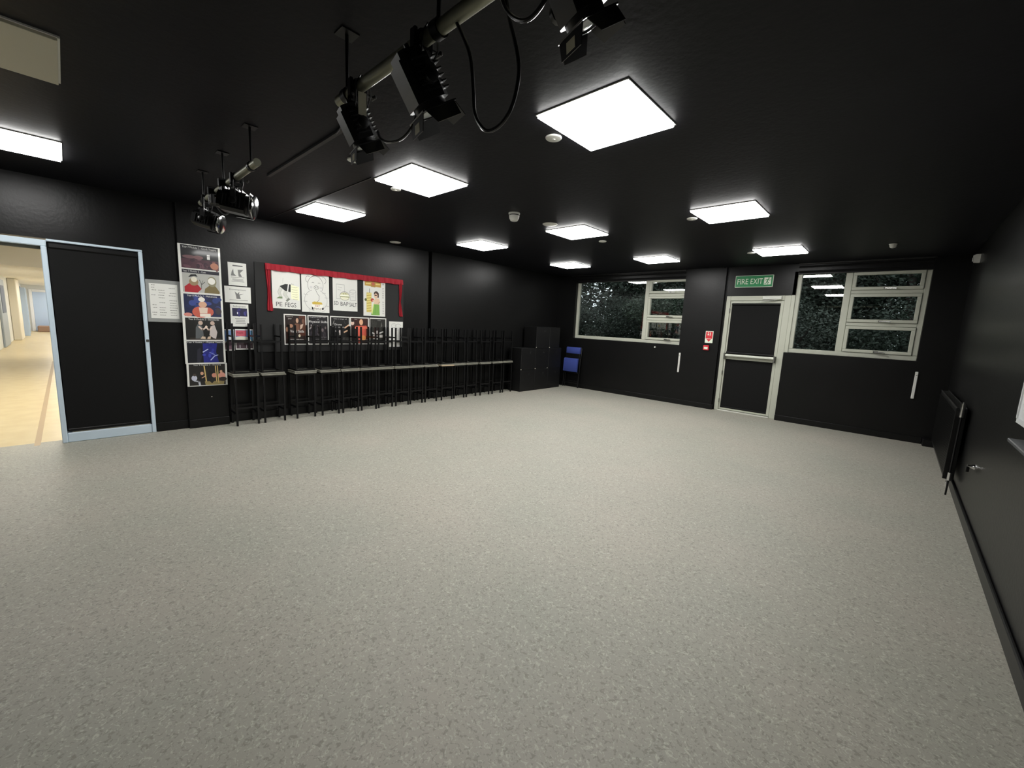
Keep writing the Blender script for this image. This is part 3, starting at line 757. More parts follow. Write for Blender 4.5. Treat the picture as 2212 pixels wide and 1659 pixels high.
# ------------------------------------------------------------------ radiator, whiteboard on the right wall
rd = empty('radiator', (XR, 0, 0)); tag(rd, 'black panel radiator on the right wall with a chrome valve', 'radiator')
RB = mat('black radiator enamel', (15, 15, 15), .35, spec=.3)
m = MB(); m.box(-.098, -.080, 6.0, 8.1, .15, .87, bev=.006); m.box(-.045, -.03, 6.0, 8.1, .15, .87, bev=.006)
m.build('panel', RB, rd)
fl = MB()
for k in range(42): fl.box(-.104, -.097, 6.03 + k * .05, 6.05 + k * .05, .19, .83)
fl.build('flutes', RB, rd)['kind'] = 'stuff'
g_ = MB()
for k in range(40): g_.box(-.10, -.03, 6.01 + k * .0525, 6.02 + k * .0525, .872, .878)
g_.box(-.10, -.094, 6.0, 8.1, .868, .886); g_.box(-.034, -.028, 6.0, 8.1, .868, .886)
g_.build('top_grille', mat('dark grey grille', (44, 44, 42), .35), rd)
MB().box(-.105, -.025, 5.99, 6.004, .15, .88, bev=.003).build('end_panel', RB, rd)
v_ = MB(); v_.tube([(-.064, 5.99, .82), (-.064, 5.93, .82)], .014, 12); v_.tube([(-.064, 5.935, .80), (-.064, 5.935, .935)], [.018, .022, ][0], 12); v_.tube([(-.064, 5.935, .935), (-.064, 5.935, .95)], .012, 10)
v_.build('valve', CHROME, rd, smooth=True)
p_ = MB(); p_.tube([(-.064, 5.935, .80), (-.064, 5.935, .0)], .0075, 8); p_.build('pipe', BLK_METAL, rd, smooth=True)
v_ = MB(); v_.tube([(-.064, 5.99, .20), (-.064, 5.90, .20)], .012, 10); v_.tube([(-.064, 5.905, .16), (-.064, 5.905, .24)], .016, 10); v_.build('lockshield', CHROME, rd, smooth=True)
sv = empty('wall_socket', (XR, 5.14, .49)); tag(sv, 'tiny metal fitting low on the right wall before the radiator', 'fitting')
MB().lathe([(.022, 0), (.020, .01), (.012, .03), (.012, .045)], 12, M=Matrix.Rotation(-PI / 2, 4, 'Y')).build('boss', CHROME, sv, smooth=True)
MB().box(-.05, -.03, -.012, .012, -.05, .0, bev=.004).build('lever', BLK_METAL, sv)
pf = MB(); pf.tube([(XR - .03, 6.42, 0.0), (XR - .03, 6.42, .05), (XR - .005, 6.42, .065)], .011, 10); tag(pf.build('floor_pipe', CHROME, smooth=True), 'short bright pipe end at the foot of the right wall', 'pipe')

wbd = empty('whiteboard', (XR, 0, 0)); tag(wbd, 'whiteboard on the right wall cut by the picture edge', 'whiteboard')
MB().box(-.03, -.004, 2.3, 3.81, 1.09, 2.25, bev=.004).build('board', mat('white board enamel', (226, 228, 230), .3), wbd)
fw_ = MB(); fw_.box(-.036, 0, 2.28, 2.31, 1.07, 2.27); fw_.box(-.036, 0, 3.805, 3.83, 1.07, 2.27); fw_.box(-.036, 0, 2.28, 3.83, 2.25, 2.275); fw_.box(-.036, 0, 2.28, 3.83, 1.068, 1.092)
fw_.build('frame', mat('white aluminium edge', (206, 208, 208), .35), wbd)
MB().box(-.09, 0, 2.4, 3.55, .985, 1.005, bev=.004).build('pen_tray', mat('grey tray', (70, 72, 74), .4), wbd)
MB().box(-.008, 0, 2.4, 3.55, 1.005, 1.068).build('tray_back', mat('grey tray', (70, 72, 74), .4), wbd)

# ------------------------------------------------------------------ printed things on the poster wall
COLS = {}
def cm_(rgb, gloss=False):
    key = ('print %d %d %d' % rgb) + (' gloss' if gloss else '')
    return mat(key, rgb, .35 if gloss else .55, coat=.3 if gloss else 0)
class Art:
    """flat print: coloured shapes in poster units (0..1 across, 0..1 up)"""
    def __init__(s): s.items = []
    def poly(s, rgb, pts): s.items.append((rgb, pts, [tuple(range(len(pts)))])); return s
    def rect(s, rgb, x0, x1, y0, y1): return s.poly(rgb, [(x0, y0), (x1, y0), (x1, y1), (x0, y1)])
    def ell(s, rgb, cx, cy, rx, ry, n=16, a0=0, a1=2 * PI):
        return s.poly(rgb, [(cx + rx * math.cos(a0 + (a1 - a0) * k / n), cy + ry * math.sin(a0 + (a1 - a0) * k / n)) for k in range(n)])
    def line(s, rgb, pts, w_):
        v = []; f = []
        for (a, c) in zip(pts[:-1], pts[1:]):
            a = Vector(a); c = Vector(c); t = (c - a)
            if t.length < 1e-6: continue
            t.normalize(); n = Vector((-t.y, t.x)) * w_ / 2; t = t * w_ * .4
            b_ = len(v); v += [tuple(a - t + n), tuple(c + t + n), tuple(c + t - n), tuple(a - t - n)]; f.append((b_, b_ + 1, b_ + 2, b_ + 3))
        s.items.append((rgb, v, f)); return s
    def arc(s, rgb, cx, cy, rx, ry, a0, a1, w_, n=14):
        return s.line(rgb, [(cx + rx * math.cos(math.radians(a0 + (a1 - a0) * k / n)), cy + ry * math.sin(math.radians(a0 + (a1 - a0) * k / n))) for k in range(n + 1)], w_)
    def lines(s, rgb, x0, x1, ys_, h_, r=None):
        r = r or random.Random(1)
        for y in ys_:
            ins = r.uniform(0, .12) * (x1 - x0); s.rect(rgb, x0 + ins, x1 - ins, y - h_ / 2, y + h_ / 2)
        return s
    def text(s, rgb, txt, x0, x1, y0, y1):
        v, f = fit_text(txt, x0, x1, y0, y1)
        if v: s.items.append((rgb, v, f, 'text'))
        return s
def poster(name, label, x, y0, y1, z0, z1, art, cat='poster', group=None, paper=None, tilt=0.0, th=.0018, gloss=False, bow=0.0):
    """a sheet on the left wall; x is the wall face; art is printed on its front"""
    W = y1 - y0; Hh = z1 - z0
    e = empty(name, (x + .0006, (y0 + y1) / 2, z0)); e.rotation_euler = (math.radians(tilt), 0, 0); tag(e, label, cat, group)
    def P(u, v, d): return (th + d + bow * math.sin(PI * min(max(v, 0), 1)), (u - .5) * W, v * Hh)
    sh = MB(); n = 1 if bow == 0 else 10
    for k in range(n):
        a, c = k / n, (k + 1) / n
        f0 = [P(0, a, 0), P(1, a, 0), P(1, c, 0), P(0, c, 0)]; bk = [(q[0] - th, q[1], q[2]) for q in f0]
        sh.add(f0 + bk, [(0, 1, 2, 3), (7, 6, 5, 4)] + [(0, 4, 5, 1), (1, 5, 6, 2), (2, 6, 7, 3), (3, 7, 4, 0)])
    sh.build('sheet', paper or (GLOSSY_PAPER if gloss else PAPER), e)
    if art:
        pm = MB(); tm = MB(); mats1 = []; mats2 = []
        for i, it in enumerate(art.items):
            is_t = len(it) > 3; mb, ml = (tm, mats2) if is_t else (pm, mats1)
            mm = cm_(it[0], gloss)
            if mm not in ml: ml.append(mm)
            d_ = .0002 + i * .00004 + (.0003 if is_t else 0)
            mb.add([P(u, v, d_) for (u, v) in it[1]], it[2], ml.index(mm))
        if pm.v: pm.build('artwork', mats1, e)
        if tm.v: tm.build('lettering', mats2, e)
    return e
K = (22, 22, 24); WH = (232, 232, 228); GY = (120, 120, 118)
rp = random.Random(11)
def blobs(a, n, box, cols, r0, r1):
    for _ in range(n):
        a.ell(rp.choice(cols), rp.uniform(box[0], box[1]), rp.uniform(box[2], box[3]), rp.uniform(r0, r1), rp.uniform(r0, r1) * 1.3, 10)
    return a
# the column of six landscape sheets on the pilaster
PY0, PY1, PZ1, PH = 0.972, 1.398, 2.285, .2915
arts = []
a = Art().rect((30, 30, 32), .06, .95, .03, .97); a.rect((74, 44, 54), .06, .95, .03, .42); blobs(a, 26, (.12, .9, .08, .42), [(98, 62, 72), (70, 40, 52), (122, 78, 74), (56, 34, 46)], .03, .08)
a.ell((112, 80, 84), .25, .50, .16, .07); a.ell((120, 84, 86), .46, .50, .12, .08); a.rect(WH, .67, .74, .46, .66); a.rect((60, 40, 46), .67, .74, .58, .60); a.ell((178, 120, 96), .84, .20, .10, .14)
a.text((214, 214, 210), 'Year 7 Module 1 - Greek Theatre', .10, .90, .85, .93); arts.append((a, 'Greek theatre'))
a = Art().rect((28, 26, 40), .06, .95, .84, .98); a.rect((176, 176, 170), .06, .95, .04, .84)
a.poly((168, 34, 44), [(.10, .04), (.10, .26), (.22, .42), (.40, .40), (.50, .20), (.40, .04)]); a.poly((118, 104, 66), [(.56, .04), (.58, .22), (.70, .38), (.84, .36), (.94, .12), (.93, .04)])
a.ell((150, 128, 96), .32, .48, .11, .16); a.ell((226, 220, 202), .33, .58, .07, .11); a.poly(K, [(.20, .66), (.26, .78), (.38, .80), (.42, .70), (.34, .72)]); a.ell((140, 136, 110), .76, .54, .11, .22); a.ell((234, 232, 224), .75, .56, .09, .14)
a.line((90, 92, 88), [(.50, .22), (.50, .40), (.46, .58)], .015); a.line((70, 72, 70), [(.50, .38), (.58, .50)], .02); a.line((90, 92, 88), [(.50, .42), (.54, .56)], .012)
a.text((214, 214, 210), 'Year 7 Module 2 - Com', .08, .62, .88, .95); arts.append((a, 'two masked figures'))
a = Art().rect((34, 40, 72), .06, .95, .03, .97); blobs(a, 18, (.10, .9, .4, .85), [(44, 62, 120), (36, 44, 84), (60, 76, 140), (40, 34, 66)], .04, .1)
a.ell((196, 96, 78), .44, .22, .20, .24); a.ell((196, 96, 78), .60, .24, .16, .20); a.ell((214, 168, 140), .50, .55, .10, .13); a.ell((236, 232, 222), .48, .76, .08, .10); a.poly((226, 206, 188), [(.42, .18), (.40, .42), (.62, .42), (.60, .18)]); a.rect((232, 222, 210), .42, .68, .03, .16); a.ell((214, 140, 128), .14, .10, .10, .08); a.ell((60, 52, 60), .88, .28, .08, .14)
a.text((226, 226, 222), 'Year 8 Module 1 - Melodrama', .14, .86, .87, .94); arts.append((a, 'figure in a chef hat'))
a = Art().rect((30, 30, 28), .06, .95, .03, .97); a.rect((58, 50, 44), .14, .90, .05, .12)
a.poly((92, 96, 98), [(.28, .08), (.30, .56), (.36, .72), (.46, .62), (.48, .20), (.44, .08)]); a.ell((200, 176, 160), .42, .76, .055, .09); a.line((214, 196, 184), [(.38, .60), (.46, .46), (.55, .58)], .05); a.poly((196, 186, 182), [(.62, .24), (.66, .62), (.76, .68), (.82, .36), (.78, .08), (.72, .10)]); a.ell((198, 172, 156), .71, .76, .055, .09); a.line((214, 196, 184), [(.68, .56), (.62, .44), (.56, .56)], .045); a.ell((226, 206, 190), .555, .60, .03, .05); a.poly((206, 184, 160), [(.40, .08), (.44, .18), (.52, .16), (.52, .07)]); a.poly((206, 184, 160), [(.56, .07), (.58, .16), (.66, .20), (.64, .07)])
a.text((226, 226, 222), 'Year 8 Module 2 - Stanislavski', .14, .88, .88, .95); arts.append((a, 'two kneeling figures'))
a = Art().rect((22, 24, 32), .06, .95, .03, .97); a.poly((40, 46, 130), [(.44, .03), (.44, .88), (.80, .88), (.76, .5), (.82, .03)]); blobs(a, 12, (.46, .76, .3, .85), [(54, 62, 160), (36, 42, 120), (66, 76, 180)], .03, .08); a.poly((44, 44, 56), [(.28, .05), (.30, .60), (.38, .70), (.40, .30), (.36, .05)])
a.line((190, 200, 236), [(.44, .50), (.56, .62)], .03); a.line((176, 188, 232), [(.62, .14), (.72, .32), (.80, .36)], .03); a.line((150, 164, 220), [(.60, .48), (.72, .38)], .02)
a.text((226, 226, 222), 'Year 9 Module 1 - Physical Theatre', .07, .94, .88, .95); arts.append((a, 'blue lit dancers'))
a = Art().rect((34, 32, 30), .05, .95, .03, .97); a.poly((150, 134, 88), [(.44, .03), (.42, .20), (.92, .20), (.90, .03)])
a.line((206, 178, 112), [(.42, .88), (.46, .20)], .03); a.line((206, 178, 112), [(.70, .88), (.72, .18)], .025); a.line((206, 178, 112), [(.75, .88), (.77, .12)], .025); a.ell((196, 198, 214), .17, .36, .07, .12); a.line((190, 194, 204), [(.18, .24), (.28, .20), (.30, .04)], .05); a.ell((70, 60, 54), .18, .50, .04, .06); a.ell(K, .36, .34, .08, .16); a.ell((206, 158, 130), .36, .56, .04, .07); a.line((206, 158, 130), [(.36, .36), (.44, .44)], .03); a.poly(K, [(.48, .30), (.54, .70), (.62, .62), (.66, .20), (.60, .10)]); a.ell((206, 140, 120), .66, .46, .06, .10); a.ell((214, 150, 134), .86, .44, .09, .14); a.ell((206, 158, 130), .84, .62, .035, .06); a.ell((50, 40, 36), .88, .28, .10, .10)
a.text((226, 226, 222), 'Year 9 Module 2 - Devising', .16, .84, .89, .95); arts.append((a, 'seated group on a stage'))
for i, (a, what) in enumerate(arts):
    z1 = PZ1 - i * PH
    poster('photo_poster', '%s photo poster, %s of the six stacked on the pilaster' % (what, ('top', 'second', 'third', 'fourth', 'fifth', 'bottom')[i]), XP, PY0 + (.006 if i == 5 else 0), PY1 + (.006 if i == 5 else 0), z1 - PH + .0008, z1, a, group='column of photo posters', gloss=True, tilt=(-.6 if i == 5 else 0), bow=0.0)

# noticeboard beside the corridor door (plastic wallet with a handwritten list)
nb = empty('framed_notice', (XL, .818, 1.337)); tag(nb, 'grey framed handwritten list beside the corridor door', 'notice')
MB().box(0, .014, -.160, .162, 0, .495, bev=.004).build('backing', mat('clear grey plastic', (150, 152, 150), .2, coat=.4), nb)
MB().box(.014, .0155, -.130, .132, .045, .452).build('sheet', PAPER, nb)
hm = MB(); rr = random.Random(5)
for k in range(13):
    z = .43 - k * .029
    for (a0, a1) in ((-.118, -.075), (-.055, .010), (.045, .115)):
        if rr.random() < .72:
            yy = a0 + rr.uniform(0, .01)
            while yy < a1 - .006:
                ww = rr.uniform(.006, .016); hm.add([(.0158, yy, z), (.0158, yy + ww, z + .001), (.0158, yy + ww, z + .007), (.0158, yy, z + .006)], [(0, 1, 2, 3)]); yy += ww + .003
            
hm.build('handwriting', cm_((116, 116, 112)), nb)

# small sheets on the recessed wall
a = Art().poly(GY, [(.14, .42), (.20, .62), (.28, .72), (.30, .52), (.44, .42)]); a.poly(GY, [(.56, .40), (.52, .70), (.84, .72), (.64, .56), (.74, .40)]); a.rect((90, 90, 90), .25, .80, .84, .89); a.lines((120, 120, 118), .14, .88, (.36, .28, .23, .18), .02)
poster('notice_sheet', 'white notice with two grey figures, topmost small sheet by the poster column', XR0, 1.497, 1.708, 1.846, 2.143, a, 'notice', 'small notices', gloss=True)
a = Art().poly(GY, [(.44, .24), (.42, .44), (.38, .70), (.48, .56), (.56, .70), (.54, .52), (.72, .58), (.56, .46), (.60, .24)]); a.lines((120, 120, 118), .16, .88, (.16,), .025); a.text((90, 90, 92), 'Development', .18, .82, .74, .86)
poster('notice_sheet', 'landscape white Development notice with a small grey figure', XR0, 1.446, 1.748, 1.620, 1.832, a, 'notice', 'small notices', tilt=0)
a = Art().rect((34, 32, 66), .10, .92, .46, .82); blobs(a, 10, (.16, .86, .52, .76), [(52, 46, 104), (30, 26, 50), (62, 60, 130)], .04, .08); a.ell((226, 226, 236), .38, .60, .03, .05); a.lines((120, 120, 118), .22, .84, (.36, .29, .22, .15), .022); a.text((90, 90, 92), 'Refinement', .16, .84, .86, .94)
poster('notice_sheet', 'white Refinement notice with a dark blue picture', XR0, 1.500, 1.712, 1.303, 1.602, a, 'notice', 'small notices')
a = Art().rect((110, 146, 196), .03, .97, .36, .95); a.rect((206, 92, 108), .04, .62, .66, .94); a.poly((232, 232, 214), [(.04, .36), (.04, .62), (.30, .66), (.70, .62), (.88, .46), (.9, .36)]); a.rect((60, 110, 130), .86, .94, .36, .93); a.rect((84, 66, 74), .05, .95, .06, .34); a.rect((214, 206, 214), .22, .26, .08, .24); a.rect((214, 206, 214), .58, .62, .08, .24); a.lines((176, 176, 160), .12, .76, (.46,), .03); a.text((120, 26, 44), 'Angels', .08, .44, .76, .88)
poster('photo_sheet', 'sheet with pink banner over blue sky, low beside the first stools', XR0, 1.540, 1.755, .990, 1.268, a, 'notice', 'small notices')
a = Art().rect((120, 152, 200), .04, .97, .45, .96); a.ell((226, 230, 236), .55, .45, .30, .30); a.rect((120, 92, 104), .04, .97, .04, .36); a.ell((84, 60, 74), .5, .34, .3, .12)
poster('photo_sheet', 'narrow blue sheet half hidden behind the poster column', XR0, 1.405, 1.528, .980, 1.262, a, 'notice', 'small notices')

# black display board with the red curtain
MBd = MB().box(XR0 + .001, XR0 + .012, 1.800, 4.13, .95, 2.185, bev=.003)
tag(MBd.build('display_board', mat('black felt board', (22, 22, 22), .75)), 'black display board behind the hand-drawn posters', 'board')
XD = XR0 + .012
cu = empty('red_curtain', (XD, 0, 0)); tag(cu, 'small red stage curtain framing the hand-drawn posters', 'curtain')
pl = MB(); n = 150; y0, y1 = 1.930, 4.100; rc = random.Random(2)
v = []; f = []
for i in range(n + 1):
    t = i / n; y = y0 + (y1 - y0) * t; d_ = .020 + .010 * math.sin(i * .85) + .004 * math.sin(i * 2.3)
    sag = .004 * math.sin(i * .35)
    for z, dd in ((2.185, .5), (2.165, .9), (2.13, 1.1), (2.098 + sag, 1.25)): v.append((.002 + d_ * dd, y, z))
    for z in (2.185, 2.165, 2.13, 2.098 + sag): v.append((.001, y, z))
for i in range(n):
    for k in range(3):
        b_ = i * 8; f.append((b_ + k, b_ + 8 + k, b_ + 9 + k, b_ + k + 1)); f.append((b_ + 4 + k, b_ + 5 + k, b_ + 13 + k, b_ + 12 + k))
    f.append((b_, b_ + 4, b_ + 12, b_ + 8)); f.append((b_ + 3, b_ + 11, b_ + 15, b_ + 7))
pl.add(v, f); pl.build('pelmet', RED_CLOTH, cu, smooth=True)
def drape(prof, ph):
    """prof: list of (z, y0, y1)"""
    v = []; f = []; n = 14
    for (z, a0, a1) in prof:
        for i in range(n + 1):
            t = i / n; v.append((.010 + .008 * math.sin(t * 16 + ph) + .014 * math.sin(PI * t), a0 + (a1 - a0) * t, z))
    m_ = len(v)
    v += [(.002, p[1], p[2]) for p in v]
    for j in range(len(prof) - 1):
        for i in range(n):
            q = (j * (n + 1) + i, j * (n + 1) + i + 1, (j + 1) * (n + 1) + i + 1, (j + 1) * (n + 1) + i)
            f.append(q); f.append(tuple(m_ + k for k in q[::-1]))
        a_, b_ = j * (n + 1), (j + 1) * (n + 1); f.append((a_, b_, m_ + b_, m_ + a_)); f.append((a_ + n, m_ + a_ + n, m_ + b_ + n, b_ + n))
    return MB().add(v, f)
drape([(2.12, 1.930, 2.000), (1.98, 1.938, 1.995), (1.84, 1.950, 1.990), (1.72, 1.948, 1.998), (1.62, 1.940, 2.012), (1.545, 1.938, 2.016), (1.535, 1.945, 2.010)], .3).build('drape', RED_CLOTH, cu, smooth=True)
drape([(2.11, 4.030, 4.100), (1.98, 4.038, 4.094), (1.86, 4.044, 4.074), (1.80, 4.040, 4.064), (1.72, 4.032, 4.084), (1.62, 4.034, 4.104), (1.555, 4.044, 4.112), (1.545, 4.056, 4.106)], 1.1).build('drape', RED_CLOTH, cu, smooth=True)

SK = (70, 70, 70); LT = (150, 150, 148)
# PE FEGS
a = Art().poly((38, 40, 38), [(.26, .60), (.46, .67), (.66, .67), (.65, .46), (.46, .48), (.36, .54)]); a.poly(WH, [(.56, .67), (.60, .67), (.56, .47), (.52, .47)]); a.poly((240, 240, 206), [(.66, .66), (.96, .62), (.96, .24), (.66, .28)])
a.line((150, 152, 140), [(.38, .68), (.39, .82)], .006); a.poly((204, 206, 196), [(.26, .58), (.36, .54), (.28, .42), (.34, .32), (.25, .32), (.19, .44)]); a.poly((204, 206, 196), [(.42, .48), (.54, .46), (.50, .38), (.58, .30), (.50, .27), (.38, .38)])
a.line(LT, [(.26, .58), (.19, .44), (.25, .32)], .007); a.line(LT, [(.36, .54), (.28, .42), (.34, .32)], .007); a.line(LT, [(.42, .48), (.38, .38), (.50, .27)], .007); a.line(LT, [(.54, .46), (.50, .38), (.58, .30)], .007)
a.poly((120, 140, 104), [(.13, .27), (.24, .32), (.35, .32), (.35, .27)]); a.poly((126, 130, 120), [(.46, .22), (.56, .30), (.63, .27), (.52, .19)])
a.text((160, 160, 130), 'Pace', .68, .78, .66, .70); rr = random.Random(4)
for k in range(6): a.line((166, 166, 130), [(.68 + .01 * k, .60 - k * .065), (.84, .59 - k * .065), (.90, .60 - k * .065)], .008)
a.text((64, 66, 66), 'PE', .12, .34, .06, .175); a.text((64, 66, 66), 'FEGS', .44, .84, .05, .170)
poster('drawing_poster', 'hand-drawn PE FEGS poster with black shorts, leftmost under the curtain', XD, 2.010, 2.385, 1.575, 2.098, a, 'poster', 'hand-drawn posters', gloss=True)
# pig poster
a = Art()
a.arc(SK, .50, .72, .28, .24, -35, 215, .010, 22); a.arc(SK, .24, .86, .09, .08, 60, 260, .009); a.arc(SK, .80, .86, .09, .08, -80, 120, .009); a.arc((190, 90, 90), .52, .92, .16, .05, 20, 160, .008)
a.arc(SK, .53, .66, .09, .045, 0, 360, .010); a.ell(SK, .50, .66, .014, .014, 8); a.ell(SK, .56, .66, .014, .014, 8); a.arc(SK, .41, .77, .04, .02, 20, 160, .009); a.arc(SK, .63, .77, .04, .02, 20, 160, .009)
a.ell((206, 206, 204), .34, .66, .05, .035, 10); a.ell((206, 206, 204), .70, .66, .05, .035, 10)
a.arc(LT, .50, .32, .40, .28, 110, 260, .010, 20); a.arc(LT, .52, .32, .40, .28, -70, 70, .010, 20)
a.line(SK, [(.50, .60), (.56, .50), (.63, .44), (.62, .34), (.54, .27)], .011)
a.poly((206, 176, 74), [(.36, .26), (.44, .29), (.58, .28), (.72, .27), (.74, .22), (.38, .20)]); a.poly((238, 236, 226), [(.34, .21), (.78, .21), (.70, .06), (.42, .06)]); a.poly(K, [(.35, .15), (.41, .12), (.41, .06), (.35, .08)]); a.poly(K, [(.72, .12), (.78, .14), (.78, .08), (.72, .07)])
a.text((170, 60, 60), 'FAT', .48, .64, .145, .20); a.text((70, 40, 40), 'Femur', .44, .70, .07, .13)
for (u, vv, s_) in ((.12, .46, 'Face'), (.10, .28, 'Pause'), (.78, .52, 'Rhythm'), (.88, .40, 'Eyes'), (.90, .18, 'Tone')): a.text(LT, s_, u - .04, u + .09, vv - .015, vv + .02)
a.line(LT, [(.24, .08), (.28, .02), (.26, .0)], .008); a.line(LT, [(.84, .06), (.72, .02)], .008)
poster('drawing_poster', 'hand-drawn poster of a pig eating from a bowl, second under the curtain', XD, 2.405, 2.810, 1.545, 2.105, a, 'poster', 'hand-drawn posters', gloss=True)
# SD BAP SALT
a = Art(); a.line(LT, [(.14, .36), (.14, .80), (.46, .80), (.48, .50)], .010); a.line(LT, [(.20, .72), (.36, .70)], .008); a.line(LT, [(.20, .64), (.32, .63)], .008); a.line(LT, [(.14, .36), (.30, .36)], .010)
a.ell((206, 204, 160), .47, .46, .19, .11); a.poly((238, 238, 220), [(.28, .44), (.66, .44), (.64, .50), (.30, .50)]); a.arc(SK, .47, .46, .19, .13, 0, 180, .010); a.rect((120, 130, 60), .28, .67, .425, .445); a.poly((232, 230, 206), [(.29, .42), (.66, .42), (.63, .33), (.32, .33)]); a.arc(SK, .47, .42, .18, .09, 180, 360, .010); a.ell(SK, .43, .52, .014, .014, 8); a.ell(SK, .52, .53, .014, .014, 8)
a.line(LT, [(.68, .60), (.70, .34)], .010); a.line(LT, [(.94, .60), (.92, .34)], .010); a.line(LT, [(.70, .34), (.92, .34)], .010); a.arc(LT, .81, .62, .13, .05, 0, 360, .010); a.line(LT, [(.74, .52), (.86, .52)], .008); a.line(LT, [(.74, .45), (.86, .45)], .008)
a.text((56, 58, 58), 'SD', .03, .22, .17, .285); a.text((56, 58, 58), 'BAP', .30, .62, .155, .275); a.text((56, 58, 58), 'SALT', .66, .97, .14, .265)
poster('drawing_poster', 'hand-drawn SD BAP SALT poster with a burger and cup, third under the curtain', XD, 2.868, 3.268, 1.590, 2.100, a, 'poster', 'hand-drawn posters', gloss=True)
# kebab man
a = Art(); a.poly((190, 150, 62), [(.06, .82), (.06, .94), (.80, .95), (.80, .80)]); a.poly((170, 130, 48), [(.34, .80), (.36, .97), (.54, .97), (.54, .79)]); a.ell((190, 96, 60), .44, .885, .07, .05); a.line((226, 206, 120), [(.12, .88), (.32, .88)], .03); a.line((226, 206, 120), [(.56, .88), (.74, .88)], .03)
a.rect((214, 196, 110), .14, .36, .10, .64); rr = random.Random(6)
for k in range(7): a.line((226, 214, 132), [(.14, .16 + k * .07), (.36, .19 + k * .07)], .03); a.line((170, 140, 60), [(.14, .13 + k * .07), (.36, .155 + k * .07)], .008)
a.line(K, [(.27, .64), (.27, .74)], .02); a.ell((90, 96, 50), .10, .44, .05, .04); a.ell((60, 40, 32), .58, .62, .11, .07); a.rect((70, 46, 36), .62, .70, .52, .64); a.ell((226, 190, 160), .56, .56, .08, .07); a.rect(K, .50, .60, .565, .59)
a.poly((226, 196, 166), [(.46, .34), (.52, .48), (.70, .50), (.76, .40), (.70, .32)]); a.ell((186, 70, 60), .40, .44, .08, .05); a.line((226, 196, 166), [(.52, .44), (.42, .42)], .04); a.line((150, 120, 100), [(.76, .40), (.66, .36)], .012)
a.poly((126, 176, 84), [(.46, .33), (.72, .33), (.74, .03), (.34, .03), (.38, .18)]); a.line((90, 140, 64), [(.55, .30), (.52, .04)], .01); a.poly((222, 230, 140), [(.36, .10), (.44, .34), (.48, .34), (.40, .05)])
for k, ch_ in enumerate('AB PUKER MOTTSU'):
    if ch_ != ' ': a.text((70, 72, 74), ch_, .875, .935, .94 - k * .062, .975 - k * .062)
poster('drawing_poster', 'coloured drawing of a man in green trousers beside a kebab, fourth under the curtain', XD, 3.372, 3.768, 1.530, 2.132, a, 'poster', 'hand-drawn posters', gloss=True)

# five dark drama posters in the lower row
def dark(bg=(30, 29, 28)):
    return Art().rect(bg, .045, .955, .035, .965)
a = dark((40, 30, 27)); a.rect((84, 48, 36), .66, .95, .3, .96); blobs(a, 12, (.15, .9, .35, .8), [(70, 46, 38), (52, 38, 34), (96, 62, 48)], .04, .1); a.ell((196, 160, 136), .58, .80, .06, .08); a.poly((120, 84, 66), [(.42, .45), (.48, .70), (.64, .70), (.66, .45)]); a.ell((176, 130, 104), .30, .62, .09, .06); a.ell((120, 86, 70), .85, .78, .06, .08); a.poly((206, 180, 160), [(.70, .50), (.72, .66), (.86, .70), (.80, .56)]); a.rect((60, 36, 30), .10, .30, .2, .5); a.ell((170, 130, 106), .12, .50, .05, .08)
a.text((200, 196, 190), 'Improve', .12, .40, .90, .94); a.text((200, 196, 190), 'your', .18, .34, .82, .87); a.text(WH, 'Vocal Skills', .26, .88, .40, .49); a.rect(WH, .45, .51, .26, .36); a.ell((214, 206, 180), .67, .30, .05, .05); a.text((226, 222, 216), 'to communicate emotion', .26, .86, .16, .20); a.text((226, 222, 216), 'and characters', .26, .86, .09, .13)
P5 = [(a, 'dark Vocal Skills poster, first of the lower row')]
a = dark((32, 30, 33)); blobs(a, 14, (.1, .9, .25, .66), [(52, 48, 54), (44, 40, 46), (66, 60, 64)], .04, .09); a.line((170, 160, 158), [(.10, .54), (.18, .62), (.16, .66)], .05); a.arc((150, 140, 138), .44, .50, .08, .14, -70, 80, .04); a.ell((120, 108, 108), .70, .50, .05, .06); a.ell((110, 98, 98), .84, .58, .04, .05)
a.text((206, 202, 200), 'Explain your use', .10, .86, .91, .955); a.text((206, 202, 200), 'of', .44, .54, .84, .885); a.text(WH, 'Physical Skills', .06, .94, .72, .82); a.text((150, 148, 146), 'movement and', .36, .88, .24, .28); a.text((150, 148, 146), 'gesture used to', .36, .88, .165, .205); a.text((150, 148, 146), 'show character', .36, .88, .09, .13)
P5.append((a, 'dark Physical Skills poster, second of the lower row'))
a = dark((27, 27, 26)); a.line((170, 168, 164), [(.14, .72), (.20, .84)], .02); a.line((70, 70, 70), [(.70, .84), (.76, .74)], .02); a.line((220, 180, 148), [(.94, .70), (.74, .60)], .05); a.line((220, 180, 148), [(.86, .50), (.70, .44)], .05); a.ell((206, 196, 190), .48, .46, .05, .06); a.rect((190, 184, 178), .45, .51, .34, .42); a.line((200, 196, 190), [(.26, .48), (.36, .45)], .035)
a.text((206, 202, 200), 'Use a range of', .18, .84, .88, .93); a.text(WH, 'Drama', .22, .58, .68, .75); a.text(WH, 'Techniques', .12, .70, .585, .645); a.text((190, 188, 184), 'thought tracking', .56, .94, .21, .245); a.text((190, 188, 184), 'and freeze frame', .56, .94, .145, .18); a.text((190, 188, 184), 'cross cutting', .56, .88, .08, .115)
P5.append((a, 'dark Drama Techniques poster, third of the lower row'))
